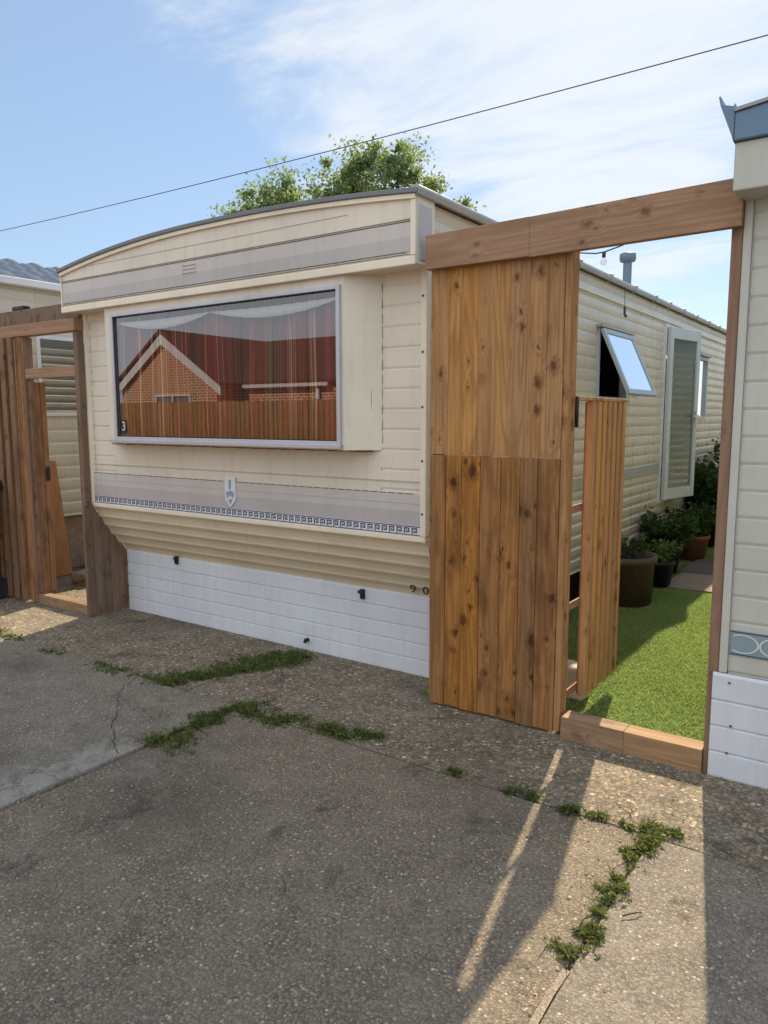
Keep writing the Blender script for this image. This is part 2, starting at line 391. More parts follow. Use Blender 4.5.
M['tub'] = paint('tub', (0.115, 0.075, 0.06), 0.6, 0.35)
M['terracotta'] = paint('terracotta', (0.24, 0.11, 0.06), 0.8, 0.3)
M['stone'] = paint('white_stone', (0.66, 0.63, 0.58), 0.8, 0.2, streak=False)
M['cable'] = paint('cable', (0.05, 0.055, 0.065), 0.6, 0.0)
M['obscure'] = paint('obscure_door_glass', (0.12, 0.165, 0.15), 0.12, 0.1, (0.2, 0.24, 0.22), spec=0.55)
M['bulb'] = glass('bulb_glass', (0.9, 0.92, 0.95), 1.5, 0.05)

def brick_mat():
    t = NT('brick_wall')
    tc = t.n('ShaderNodeTexCoord'); mp = t.n('ShaderNodeMapping'); mp.inputs['Rotation'].default_value = (R(90), 0, 0)
    t.l(tc.outputs['Object'], mp.inputs[0])
    b = t.n('ShaderNodeTexBrick'); t.l(mp.outputs[0], b.inputs['Vector'])
    b.inputs['Color1'].default_value = (0.40, 0.15, 0.055, 1); b.inputs['Color2'].default_value = (0.29, 0.10, 0.04, 1)
    b.inputs['Mortar'].default_value = (0.62, 0.52, 0.40, 1); b.inputs['Scale'].default_value = 1.0
    b.inputs['Mortar Size'].default_value = 0.016; b.inputs['Brick Width'].default_value = 0.26; b.inputs['Row Height'].default_value = 0.095
    t.bsdf(b.outputs['Color'], rough=0.85)
    return t.m
M['brick'] = brick_mat()
def tile_mat():
    t = NT('clay_tiles')
    tc = t.n('ShaderNodeTexCoord')
    w = t.n('ShaderNodeTexWave', bands_direction='Z'); w.inputs['Scale'].default_value = 1.6; w.inputs['Distortion'].default_value = 0.5
    t.l(tc.outputs['Object'], w.inputs['Vector'])
    n = t.noise(t.coord(), 3, 5)
    c = t.mix(n, (0.06, 0.032, 0.026), (0.11, 0.052, 0.036))
    c = t.mix(t.rng(w.outputs['Fac'], 0.0, 0.25, 0.7, 0.0), c, (0.03, 0.02, 0.018))
    t.bsdf(c, rough=0.8); return t.m
M['house_tile'] = tile_mat()
M['slat_wood'] = wood('slat_fence_wood', (0.42, 0.235, 0.11), (0.18, 0.085, 0.035), 'z', knots=0.3)

def curtain_mat():
    """vertical woven stripes of wine, rust, brown and cream, with painted fold shading"""
    t = NT('striped_curtain')
    at = t.n('ShaderNodeAttribute'); at.attribute_name = 'cloth_u'
    u = at.outputs['Fac']
    cb = t.n('ShaderNodeCombineXYZ'); t.l(u, cb.inputs[0])
    n = t.n('ShaderNodeTexNoise', noise_dimensions='1D') 
    n.inputs['Scale'].default_value = 1.0; n.inputs['Detail'].default_value = 2; n.inputs['Roughness'].default_value = 0.6
    t.l(t.math('MULTIPLY', u, 10.0), n.inputs['W'])
    rp = t.n('ShaderNodeValToRGB'); rp.color_ramp.interpolation = 'CONSTANT'
    e = rp.color_ramp.elements
    e[0].position = 0; e[0].color = (0.10, 0.02, 0.02, 1)
    e[1].position = 0.36; e[1].color = (0.36, 0.06, 0.05, 1)
    for p, c in ((0.42, (0.16, 0.09, 0.05)), (0.47, (0.60, 0.46, 0.28)), (0.49, (0.30, 0.05, 0.045)), (0.54, (0.42, 0.16, 0.07)), (0.575, (0.66, 0.54, 0.36)), (0.59, (0.20, 0.05, 0.04)), (0.66, (0.10, 0.07, 0.05))):
        q = e.new(p); q.color = (*c, 1)
    t.l(n.outputs['Fac'], rp.inputs['Fac'])
    wide = t.n('ShaderNodeTexNoise', noise_dimensions='1D'); wide.inputs['Scale'].default_value = 1.0; wide.inputs['Detail'].default_value = 1  # broad dark and red bands put the shading of wide folds into the colour
    t.l(t.math('MULTIPLY', u, 7.0), wide.inputs['W'])
    col = t.mix(t.math('MULTIPLY', t.rng(wide.outputs['Fac'], 0.50, 0.56), 0.75), rp.outputs[0], (0.23, 0.045, 0.035))
    col = t.mix(t.math('MULTIPLY', t.rng(wide.outputs['Fac'], 0.44, 0.38), 0.75), col, (0.07, 0.035, 0.03))
    b = t.n('ShaderNodeBsdfDiffuse'); t.l(col, b.inputs['Color'])
    tl = t.n('ShaderNodeBsdfTranslucent'); t.l(col, tl.inputs['Color'])
    mx = t.n('ShaderNodeMixShader'); mx.inputs[0].default_value = 0.2
    t.l(b.outputs[0], mx.inputs[1]); t.l(tl.outputs[0], mx.inputs[2]); t.l(mx.outputs[0], t.out.inputs['Surface'])
    return t.m
M['curtain'] = curtain_mat()
def net_mat():
    t = NT('white_net')
    d = t.n('ShaderNodeBsdfDiffuse'); d.inputs['Color'].default_value = (0.70, 0.72, 0.74, 1)
    tr = t.n('ShaderNodeBsdfTransparent')
    mx = t.n('ShaderNodeMixShader'); mx.inputs[0].default_value = 0.35
    t.l(d.outputs[0], mx.inputs[1]); t.l(tr.outputs[0], mx.inputs[2]); t.l(mx.outputs[0], t.out.inputs['Surface'])
    return t.m
M['net'] = net_mat()

# ------------------------------------------------------------------ mesh helpers
class MB:
    def __init__(s): s.v = []; s.f = []; s.s = []
    def quad(s, *p):
        i = len(s.v); s.v += [tuple(q) for q in p]; s.f.append(tuple(range(i, i + len(p)))); s.s.append(False); return s
    def box(s, a, b, jit=0.0):
        x0, y0, z0 = (min(a[i], b[i]) for i in range(3)); x1, y1, z1 = (max(a[i], b[i]) for i in range(3))
        return s.hexa([(x0, y0, z0), (x1, y0, z0), (x1, y1, z0), (x0, y1, z0), (x0, y0, z1), (x1, y0, z1), (x1, y1, z1), (x0, y1, z1)])
    def hexa(s, p):
        i = len(s.v); s.v += [tuple(q) for q in p]
        for f in ((3, 2, 1, 0), (4, 5, 6, 7), (0, 1, 5, 4), (1, 2, 6, 5), (2, 3, 7, 6), (3, 0, 4, 7)):
            s.f.append(tuple(i + k for k in f)); s.s.append(False)
        return s
    def prism(s, poly, axis, a, b):
        """poly: 2D points in the two other axes (order x,y,z without axis); extruded from a to b"""
        def mk(p, t):
            return {'x': (t, p[0], p[1]), 'y': (p[0], t, p[1]), 'z': (p[0], p[1], t)}[axis]
        n = len(poly); i = len(s.v)
        s.v += [mk(p, a) for p in poly] + [mk(p, b) for p in poly]
        s.f.append(tuple(range(i, i + n))); s.s.append(False)
        s.f.append(tuple(range(i + 2 * n - 1, i + n - 1, -1))); s.s.append(False)
        for k in range(n):
            j = (k + 1) % n
            s.f.append((i + k, i + n + k, i + n + j, i + j)); s.s.append(False)
        return s
    def strip(s, prof, axis, a, b, smooth=False):
        """open sheet: prof 2D points, swept from a to b along axis"""
        def mk(p, t):
            return {'x': (t, p[0], p[1]), 'y': (p[0], t, p[1]), 'z': (p[0], p[1], t)}[axis]
        i = len(s.v); n = len(prof)
        s.v += [mk(p, a) for p in prof] + [mk(p, b) for p in prof]
        for k in range(n - 1):
            s.f.append((i + k, i + k + 1, i + n + k + 1, i + n + k)); s.s.append(smooth)
        return s
    def tube(s, path, r, n=8, cap=True, smooth=True):
        path = [Vector(p) for p in path]; rr = r if isinstance(r, (list, tuple)) else [r] * len(path)
        base = len(s.v)
        for k, p in enumerate(path):
            d = (path[min(k + 1, len(path) - 1)] - path[max(k - 1, 0)]).normalized()
            a = d.cross(Vector((0, 0, 1)) if abs(d.z) < 0.9 else Vector((1, 0, 0))).normalized(); b = d.cross(a)
            for q in range(n):
                t = 2 * math.pi * q / n
                s.v.append(tuple(p + (a * math.cos(t) + b * math.sin(t)) * rr[k]))
        for k in range(len(path) - 1):
            for q in range(n):
                q2 = (q + 1) % n
                s.f.append((base + k * n + q, base + k * n + q2, base + (k + 1) * n + q2, base + (k + 1) * n + q)); s.s.append(smooth)
        if cap:
            s.f.append(tuple(base + q for q in range(n))); s.s.append(False)
            e = base + (len(path) - 1) * n
            s.f.append(tuple(e + q for q in reversed(range(n)))); s.s.append(False)
        return s
    def lathe(s, prof, c=(0, 0, 0), n=24, smooth=True):
        base = len(s.v)
        for r, z in prof:
            for q in range(n):
                t = 2 * math.pi * q / n
                s.v.append((c[0] + r * math.cos(t), c[1] + r * math.sin(t), c[2] + z))
        for k in range(len(prof) - 1):
            for q in range(n):
                q2 = (q + 1) % n
                s.f.append((base + k * n + q, base + k * n + q2, base + (k + 1) * n + q2, base + (k + 1) * n + q)); s.s.append(smooth)
        return s
    def build(s, name, mat, parent=None, bevel=0.0):
        me = bpy.data.meshes.new(name)
        me.from_pydata(s.v, [], s.f); me.materials.append(mat)
        me.polygons.foreach_set('use_smooth', s.s)
        bm = bmesh.new(); bm.from_mesh(me); bmesh.ops.recalc_face_normals(bm, faces=bm.faces); bm.to_mesh(me); bm.free()
        me.update()
        o = bpy.data.objects.new(name, me); COL.objects.link(o)
        if parent: put(o, parent)
        if bevel:
            md = o.modifiers.new('bevel', 'BEVEL'); md.width = bevel; md.segments = 2; md.limit_method = 'ANGLE'; md.angle_limit = R(40)
        return o

def world_loc(o):
    l = Vector(o.location)
    while o.parent: o = o.parent; l += Vector(o.location)
    return l
def put(o, parent):
    """parent keeping world coordinates (nothing here is rotated or scaled)"""
    o.parent = parent; o.location = Vector(o.location) - world_loc(parent)
def tag(o, label=None, cat=None, group=None, kind=None):
    for k, v in (('label', label), ('category', cat), ('group', group), ('kind', kind)):
        if v: o[k] = v
    return o
def thing(name, loc, label, cat, group=None):
    o = bpy.data.objects.new(name, None); COL.objects.link(o); o.location = loc; o.empty_display_size = 0.2
    return tag(o, label, cat, group)

def np_mesh(name, verts, faces, mat):
    me = bpy.data.meshes.new(name)
    nv, nf, k = len(verts), len(faces), faces.shape[1]
    me.vertices.add(nv); me.vertices.foreach_set('co', verts.astype(np.float32).ravel())
    me.loops.add(nf * k); me.loops.foreach_set('vertex_index', faces.astype(np.int32).ravel())
    me.polygons.add(nf); me.polygons.foreach_set('loop_start', np.arange(0, nf * k, k, dtype=np.int32))
    me.polygons.foreach_set('loop_total', np.full(nf, k, dtype=np.int32))
    me.materials.append(mat); me.update(calc_edges=True)
    o = bpy.data.objects.new(name, me); COL.objects.link(o); return o

def blades(n, P, h, w, lean, mat, name):
    """n grass blades: two-segment bent strips standing on points P"""
    az = rng.uniform(0, 2 * np.pi, n); hh = h * rng.uniform(0.5, 1.25, n) if np.isscalar(h) else h
    side = np.stack([np.cos(az), np.sin(az), np.zeros(n)], 1) * (w * rng.uniform(0.6, 1.3, n))[:, None]
    la = rng.uniform(0, 2 * np.pi, n); lm = lean * rng.uniform(0.2, 1.2, n) * hh
    ld = np.stack([np.cos(la), np.sin(la), np.zeros(n)], 1) * lm[:, None]
    up = np.zeros((n, 3)); up[:, 2] = hh
    a, b = P - side, P + side
    m = P + up * 0.6 + ld * 0.4
    c, d = m + side * 0.7, m - side * 0.7
    e = P + up * 0.95 + ld
    V = np.stack([a, b, c, d, e], 1).reshape(-1, 3)
    i = np.arange(n) * 5
    F = np.concatenate([np.stack([i, i + 1, i + 2], 1), np.stack([i, i + 2, i + 3], 1), np.stack([i + 3, i + 2, i + 4], 1)], 0)
    return np_mesh(name, V, F, mat)

def leaves(P, size, mat, name, parent=None, flat=0.5):
    """pointed four-corner leaves, randomly turned, at points P"""
    n = len(P)
    d = rng.normal(size=(n, 3)); d[:, 2] *= flat; d /= np.linalg.norm(d, axis=1)[:, None]
    q = rng.normal(size=(n, 3)); q -= (q * d).sum(1)[:, None] * d; q /= np.linalg.norm(q, axis=1)[:, None]
    s = size * rng.uniform(0.6, 1.3, n)[:, None]
    nrm = np.cross(d, q)
    V = np.stack([P, P + d * s * 0.5 + q * s * 0.30 + nrm * s * 0.06, P + d * s, P + d * s * 0.5 - q * s * 0.30 + nrm * s * 0.06], 1).reshape(-1, 3)
    i = np.arange(n) * 4
    F = np.stack([i, i + 1, i + 2, i + 3], 1)
    o = np_mesh(name, V, F, mat)
    if parent: put(o, parent)
    return o

def text_mesh(name, s, size, mat, loc, rot, parent=None, depth=0.0008, shear=0.0):
    cu = bpy.data.curves.new(name, 'FONT'); cu.body = s; cu.size = size; cu.extrude = depth; cu.shear = shear
    cu.align_x = 'CENTER'; cu.align_y = 'CENTER'
    o = bpy.data.objects.new(name, cu); COL.objects.link(o)
    dg = bpy.context.evaluated_depsgraph_get()
    me = bpy.data.meshes.new_from_object(o.evaluated_get(dg))
    bpy.data.objects.remove(o)
    me.transform(Matrix.Translation(loc) @ Matrix.Rotation(rot[2], 4, 'Z') @ Matrix.Rotation(rot[0], 4, 'X'))
    me.materials.clear(); me.materials.append(mat)
    ob = bpy.data.objects.new(name, me); COL.objects.link(ob)
    if parent: put(ob, parent)
    return ob

# siding profiles: offset outwards as a function of height
def lap(pitch, z0, depth=0.005, groove=0.10):
    """flat boards with a shallow shadow gap"""
    def pts(a, b):
        out = [(0.0, a)]
        k = math.ceil((a - z0) / pitch - 1e-6)
        while z0 + k * pitch < b - 1e-6:
            z = z0 + k * pitch
            for dz, o in ((-0.004, 0.0), (-0.001, -depth), (0.003, -depth), (0.016, 0.0)):
                if a < z + dz < b: out.append((o, z + dz))
            k += 1
        out.append((0.0, b)); return out
    return pts
def wave(pitch, z0, depth=0.012):
    """pressed sheet: flat falling face, tight rounded step under each board"""
    prof = ((0.0, 0.0), (0.10, -0.9), (0.20, -1.0), (0.34, -0.45), (0.55, -0.1), (0.8, 0.0))
    def pts(a, b):
        ev = lambda z: np.interp(((z - z0) / pitch) % 1.0, [p[0] for p in prof] + [1.0], [p[1] for p in prof] + [0.0]) * depth
        zs = {a, b}
        k = math.floor((a - z0) / pitch)
        while z0 + k * pitch < b:
            for f, _ in prof:
                z = z0 + (k + f) * pitch
                if a < z < b: zs.add(z)
            k += 1
        return [(float(ev(z)), z) for z in sorted(zs)]
    return pts
def wall(mb, plane, sign, axis, u0, u1, z0, z1, prof, holes=()):
    """siding sheet in a plane of constant X (axis y) or Y (axis x), outward = sign, with rectangular openings"""
    us = sorted({u0, u1, *[h[0] for h in holes], *[h[1] for h in holes]})
    zs = sorted({z0, z1, *[h[2] for h in holes], *[h[3] for h in holes]})
    for a, b in zip(us, us[1:]):
        for c, d in zip(zs, zs[1:]):
            if any(h[0] <= a and b <= h[1] and h[2] <= c and d <= h[3] for h in holes): continue
            mb.strip([(plane + sign * o, z) for o, z in prof(c, d)], axis, a, b)
def frame(mb, axis, plane, d0, d1, u0, u1, z0, z1, w):
    """rectangular frame, bars butted; plane coordinate runs d0..d1"""
    def bx(a0, a1, c0, c1):
        if axis == 'x': mb.box((a0, plane + d0, c0), (a1, plane + d1, c1))
        else: mb.box((plane + d0, a0, c0), (plane + d1, a1, c1))
    bx(u0, u0 + w, z0, z1); bx(u1 - w, u1, z0, z1); bx(u0 + w, u1 - w, z0, z0 + w); bx(u0 + w, u1 - w, z1 - w, z1)

# ================================================================== ground
def jag(a, b, n, amp):
    a, b = Vector(a), Vector(b); d = (b - a); p = Vector((-d.y, d.x, 0)).normalized(); out = []
    o = 0
    for i in range(n + 1):
        o = 0.6 * o + random.uniform(-amp, amp)
        out.append(tuple(a + d * (i / n) + p * (o if 0 < i < n else 0)))
    return out
g = MB(); g.quad((-400, -400, -0.010), (400, -400, -0.010), (400, 400, -0.010), (-400, 400, -0.010))
tag(g.build('ground', M['dirt']), kind='structure')
def slab(x0, y0, x1, y1, ztop, mat, name='concrete_slab', cracks=True):
    n = 14
    pts = jag((x0, y0, 0), (x1, y0, 0), n, 0.006)[:-1] + jag((x1, y0, 0), (x1, y1, 0), n, 0.006)[:-1] + jag((x1, y1, 0), (x0, y1, 0), n, 0.006)[:-1] + jag((x0, y1, 0), (x0, y0, 0), n, 0.006)[:-1]
    m = MB(); m.prism([(p[0], p[1]) for p in pts], 'z', -0.12, ztop)
    return tag(m.build(name, mat, bevel=0.006), kind='structure')
XJ = (-9.6, -7.35, -5.2, -2.955, -0.705, 1.55, 3.8)
YJ = (-6.0, -3.6, -1.0, 2.79)
for i in range(6):
    for j in range(3):
        z = {(2, 2): 0.012, (3, 2): 0.0, (4, 2): 0.003}.get((i, j), random.uniform(-0.004, 0.006))
        slab(XJ[i] + 0.008, YJ[j] + 0.008, XJ[i + 1] - 0.008, YJ[j + 1] - 0.008, z, M['slab_pale' if i in (0, 2, 4) and j == 2 else 'slab'])
for x0, x1 in ((-9.6, -3.40), (-3.40, 3.8)):
    slab(x0 + 0.008, 2.802, x1 - 0.008, 4.6 if x0 < -4 else 3.9, -0.003 if x0 > -3 else -0.006, M['strip'], 'concrete_apron')

cr = [(-3.80, 2.78), (-3.72, 2.62), (-3.64, 2.52), (-3.56, 2.46), (-3.42, 2.36), (-3.30, 2.24), (-3.20, 2.18), (-3.06, 2.08), (-2.97, 2.05)]
m = MB(); cp = []
for a, b in zip(cr, cr[1:]):
    for k in range(5): cp.append((a[0] + (b[0] - a[0]) * k / 5 + random.uniform(-.012, .012), a[1] + (b[1] - a[1]) * k / 5 + random.uniform(-.012, .012)))
for a, b in zip(cp, cp[1:]):
    w = 0.0014
    m.quad((a[0] - w, a[1] - w, 0.0135), (b[0] - w, b[1] - w, 0.0135), (b[0] + w, b[1] + w, 0.0135), (a[0] + w, a[1] + w, 0.0135))
tag(m.build('crack', M['soil']), kind='structure')
m = MB(); p = [(-0.722, 1.90), (-0.705, 1.90)] 
la = jag((-0.716, 1.93, 0), (-0.716, -1.0, 0), 26, 0.004); lb_ = jag((-0.694, 1.93, 0), (-0.694, -1.0, 0), 26, 0.004)
for a, b, c, d in zip(la, la[1:], lb_[1:], lb_): m.quad((a[0], a[1], 0.0065), (b[0], b[1], 0.0065), (c[0], c[1], 0.0065), (d[0], d[1], 0.0065))
tag(m.build('joint_mortar', M['paver']), kind='structure')

# ================================================================== main caravan
van = thing('static_caravan', (-3.77, 9.5, 0), 'cream static caravan with a wide front bay window and arched roof, curtains behind the glass', 'static caravan', 'static caravans')
XL, XR, YF, YB = -5.345, -2.20, 3.56, 15.6
FY = 3.40                       # face of the fascia over the window
def arch(x):
    t = x + 3.72
    return 2.812 - (0.115 * (abs(t) / 1.6) ** 2.2 if t < 0 else 0.066 * (abs(t) / 1.52) ** 2.2)
xs = [XL - 0.03 + (XR - XL + 0.06) * i / 40 for i in range(41)]
lapF = lap(0.115, 0.95)
m = MB()
wall(m, YF, -1, 'x', XL + 0.03, -5.03, 0.905, 2.42, lapF)
wall(m, YF, -1, 'x', -2.51, XR - 0.035, 0.905, 2.42, lapF)
m.strip([(YF, 0.905), (YF, 1.425)], 'x', -5.03, -2.51)
m.build('front_wall', M['cream'], van)
for x0, x1 in ((XL - 0.004, XL + 0.03), (XR - 0.035, XR + 0.004)):
    m = MB(); m.box((x0, YF - 0.012, 0.926), (x1, YF + 0.03, 2.41)); m.build('corner_trim', M['cream_trim'], van, bevel=0.004)
for z in (1.05, 1.35, 1.65, 1.95, 2.25):
    m = MB(); m.box((XR - 0.026, YF - 0.015, z), (XR - 0.014, YF - 0.0125, z + 0.012)); m.build('screw_head', M['line'], van)
for x in (-5.285, -2.497):
    m = MB(); z0 = 1.45 if x > -3 else 1.0; pts = []; z = z0
    while z < 2.33:
        pts += [(z, 0.0018), (z + 0.05, 0.0018), (z + 0.052, 0.0005), (z + 0.083, 0.0005)]; z += 0.085
    i = 0
    for z, w in pts: m.v += [(x - w, YF - 0.003, z), (x + w, YF - 0.003, z)]
    for k in range(len(pts) - 1): m.f.append((2 * k, 2 * k + 1, 2 * k + 3, 2 * k + 2)); m.s.append(False)
    m.build('sealant_strip', M['line'], van)

# printed bands below the window
m = MB(); m.box((XL + 0.03, YF - 0.005, 0.9855), (XR - 0.035, YF - 0.003, 1.066)); m.build('grey_stripe', M['lavender_d'], van)
m = MB(); m.box((XL + 0.03, YF - 0.0055, 1.0665), (XR - 0.035, YF - 0.003, 1.163)); m.build('pale_grey_stripe', M['lavender'], van)
def dashes(mb, x0, x1, y, z, pitch, on, h, thin):
    # one ribbon along x, wide in its dashes and a hair's breadth between them
    pts = []; x = x0
    while x + pitch < x1:
        pts += [(x, h), (x + on, h), (x + on + 0.0015, thin), (x + pitch - 0.0015, thin)]; x += pitch
    i = len(mb.v)
    for x, w in pts: mb.v += [(x, y, z - w), (x, y, z + w)]
    for k in range(len(pts) - 1): mb.f.append((i + 2 * k, i + 2 * k + 2, i + 2 * k + 3, i + 2 * k + 1)); mb.s.append(False)
m = MB(); dashes(m, XL + 0.035, XR - 0.04, YF - 0.0062, 1.167, 0.062, 0.046, 0.0022, 0.0006); m.build('dashed_line', M['line'], van)
for z, w in ((1.237, 0.002), (1.112, 0.0018)):
    m = MB(); m.box((XL + 0.03, YF - 0.0075, z - w), (XR - 0.035, YF - (0.003 if z > 1.2 else 0.0057), z + w)); m.build('thin_line', M['lavender_d'], van)
m = MB(); m.box((XL + 0.03, YF - 0.006, 0.925), (XR - 0.035, YF - 0.0032, 0.985)); m.build('pattern_band', M['shield'], van)
m = MB(); yk0, yk1 = YF - 0.0078, YF - 0.0062
m.box((XL + 0.03, yk0, 0.929), (XR - 0.035, yk1, 0.934)); m.box((XL + 0.03, yk0, 0.977), (XR - 0.035, yk1, 0.982))
x = XL + 0.036
while x < XR - 0.09:
    # one key: a hooked square
    m.box((x, yk0, 0.938), (x + 0.007, yk1, 0.973)); m.box((x + 0.007, yk0, 0.966), (x + 0.036, yk1, 0.973))
    m.box((x + 0.029, yk0, 0.945), (x + 0.036, yk1, 0.966)); m.box((x + 0.014, yk0, 0.945), (x + 0.029, yk1, 0.952)); m.box((x + 0.014, yk0, 0.952), (x + 0.020, yk1, 0.960))
    x += 0.052
m.build('key_pattern', M['navy'], van)
# lip and sloping belly
m = MB(); m.box((XL + 0.0, YF - 0.010, 0.893), (XR + 0.0, YF + 0.02, 0.9245)); m.build('lower_lip', M['cream_trim'], van, bevel=0.004)
BY0, BY1, BZ0, BZ1 = YF + 0.004, 3.835, 0.893, 0.50
prof = []
NB = 5
for k in range(NB):
    for f, o in ((0.0, 0.0), (0.10, 0.002), (0.20, -0.016), (0.60, -0.014), (0.90, -0.006)):
        t = (k + f) / NB
        prof.append((BY0 + (BY1 - BY0) * t ** 1.25 - o * 0.7, BZ0 + (BZ1 - BZ0) * t - o * 0.5))
prof.append((BY1, BZ1))
m = MB(); m.strip(prof, 'x', XL, XR)
m.build('belly_panel', M['belly'], van)
m = MB(); z = 0.0
SY = 3.822
NS = 5
p = [(SY + 0.01, -0.05)]
for k in range(NS):
    a = 0.505 * k / NS; b = 0.505 * (k + 1) / NS
    p += [(SY - 0.001, a + 0.001), (SY - 0.001, b - 0.013), (SY + 0.011, b - 0.003), (SY + 0.011, b)]
m.strip(p, 'x', XL + 0.035, XR + 0.01)
m.build('skirting', M['white'], van)
for px, pz in ((-4.666, 0.497), (-2.84, 0.473)):
    m = MB(); m.box((px - 0.012, SY - 0.02, pz - 0.045), (px + 0.018, SY - 0.002, pz + 0.02)); m.box((px - 0.035, SY - 0.014, pz - 0.012), (px - 0.012, SY - 0.004, pz + 0.008))
    m.box((px - 0.004, SY - 0.03, pz - 0.03), (px + 0.012, SY - 0.02, pz - 0.005))
    m.build('skirt_clip', M['black_metal'], van, bevel=0.002)
m = MB(); m.tube([(-3.317, SY - 0.002, 0.07), (-3.317, SY - 0.03, 0.07), (-3.32, SY - 0.035, 0.055)], 0.014, 8); m.build('vent_plug', M['rubber'], van)
# hand painted number low on the belly (second figure runs behind the fence)
for ch, x in (('9', -2.437), ('0', -2.345)): text_mesh('painted_number', ch, 0.10, M['rubber'], (x, 3.782, 0.552), (R(90 + 36), 0, 0), van, shear=0.3)
# badge
bx, bz = -3.76, 1.095
m = MB(); m.prism([(bx - 0.052, bz + 0.105), (bx + 0.052, bz + 0.105), (bx + 0.052, bz - 0.05), (bx + 0.02, bz - 0.085), (bx, bz - 0.105), (bx - 0.02, bz - 0.085), (bx - 0.052, bz - 0.05)], 'y', YF - 0.013, YF - 0.006)
bd = m.build('badge', M['shield'], van, bevel=0.002)
m = MB()
m.prism([(bx - 0.012, bz + 0.085), (bx + 0.012, bz + 0.085), (bx + 0.008, bz + 0.02), (bx - 0.010, bz + 0.02)], 'y', YF - 0.0145, YF - 0.0131)
m.prism([(bx - 0.038, bz + 0.0), (bx + 0.01, bz + 0.012), (bx + 0.04, bz - 0.005), (bx + 0.03, bz - 0.04), (bx, bz - 0.02), (bx - 0.03, bz - 0.045)], 'y', YF - 0.0145, YF - 0.0131)
m.prism([(bx - 0.02, bz - 0.052), (bx + 0.025, bz - 0.045), (bx + 0.002, bz - 0.085)], 'y', YF - 0.0145, YF - 0.0131)
m.build('emblem', M['shield_blue'], bd)

# bay window box
BF = 3.42; bxl, bxr, wl, wr = -4.885, -2.672, -5.03, -2.505
wx0, wx1, wz0, wz1 = -4.80, -2.685, 1.436, 2.345
m = MB()
m.quad((bxl, BF, 1.41), (bxr, BF, 1.41), (bxr, BF, wz0 - 0.0), (bxl, BF, wz0 - 0.0))
m.quad((bxl, BF, wz1), (bxr, BF, wz1), (bxr, BF, 2.43), (bxl, BF, 2.43))
m.quad((bxl, BF, wz0), (wx0, BF, wz0), (wx0, BF, wz1), (bxl, BF, wz1))
m.quad((wx1, BF, wz0), (bxr, BF, wz0), (bxr, BF, wz1), (wx1, BF, wz1))
m.quad((bxl, BF, 1.41), (bxl, BF, 2.43), (wl, YF, 2.43), (wl, YF, 1.41))
m.quad((bxr, BF, 1.41), (bxr, BF, 2.43), (wr, YF, 2.43), (wr, YF, 1.41))
m.quad((bxl, BF, 1.41), (bxr, BF, 1.41), (wr, YF, 1.41), (wl, YF, 1.41))
bay = m.build('bay_window', M['cream'], van)
m = MB(); frame(m, 'x', BF, -0.022, 0.012, wx0, wx1, wz0, wz1, 0.026); m.build('window_frame', M['alu_blue'], bay, bevel=0.003)
m = MB(); frame(m, 'x', BF, -0.012, -0.004, wx0 + 0.0262, wx1 - 0.0262, wz0 + 0.0262, wz1 - 0.0262, 0.006); m.build('window_seal', M['rubber'], bay)
m = MB(); m.box((wx0 - 0.03, BF - 0.045, wz0 - 0.018), (wx1 + 0.01, BF - 0.0225, wz0 + 0.008)); m.build('window_sill', M['alu_blue'], bay, bevel=0.003)
m = MB(); m.quad((wx0 + 0.03, BF, wz0 + 0.03), (wx1 - 0.03, BF, wz0 + 0.03), (wx1 - 0.03, BF, wz1 - 0.03), (wx0 + 0.03, BF, wz1 - 0.03))
m.build('window_pane', M['glass'], bay)
m = MB(); frame(m, 'x', BF, -0.004, -0.002, -4.742, -4.680, 1.485, 1.585, 0.005); m.box((-4.737, BF - 0.0035, 1.49), (-4.685, BF - 0.0022, 1.58))
nb = m.build('number_plate', M['black_plastic'], bay)
text_mesh('house_number', '3', 0.095, M['white'], (-4.711, BF - 0.0045, 1.535), (R(90), 0, 0), bay)

# fascia: arched front over the window
m = MB()
for a, b in zip(xs, xs[1:]):
    m.quad((a, FY, 2.40), (b, FY, 2.40), (b, FY, arch(b)), (a, FY, arch(a)))
x0, x1 = xs[0], xs[-1]
m.quad((x0, FY, 2.40), (x0, FY, arch(x0)), (x0, YF + 0.02, arch(x0)), (x0, YF + 0.02, 2.40))
m.quad((x1, FY, 2.40), (x1, YF + 0.02, 2.40), (x1, YF + 0.02, arch(x1)), (x1, FY, arch(x1)))
m.quad((x0, FY, 2.40), (x0, YF, 2.40), (x1, YF, 2.40), (x1, FY, 2.40))
fas = m.build('fascia', M['cream'], van)
m = MB(); m.box((x0 + 0.012, FY - 0.004, 2.462), (x1 - 0.035, FY - 0.0015, 2.535)); m.build('dark_stripe', M['lavender_d'], fas)
m = MB(); m.box((x0 + 0.012, FY - 0.0035, 2.535), (x1 - 0.035, FY - 0.0015, 2.612)); m.build('stripe', M['lavender'], fas)
for z, w in ((2.6145, 0.0022), (2.625, 0.001), (2.448, 0.001)):
    m = MB(); m.box((x0 + 0.012, FY - 0.0055, z - w), (x1 - 0.035, FY - 0.0015, z + w)); m.build('pinstripe', M['line'], fas)
m = MB(); dashes(m, x0 + 0.015, x1 - 0.04, FY - 0.0057, 2.459, 0.056, 0.048, 0.0020, 0.0006); m.build('dashed_line', M['line'], fas)
m = MB(); m.box((x0 + 0.35, FY - 0.003, 2.705), (x1 - 0.45, FY - 0.0005, 2.7075)); m.build('sheet_seam', M['lavender_d'], fas)
m = MB(); m.box((x0 - 0.004, FY - 0.014, 2.392), (x1 - 0.001, FY - 0.0005, 2.437)); m.build('bottom_trim', M['cream_trim'], fas, bevel=0.005)
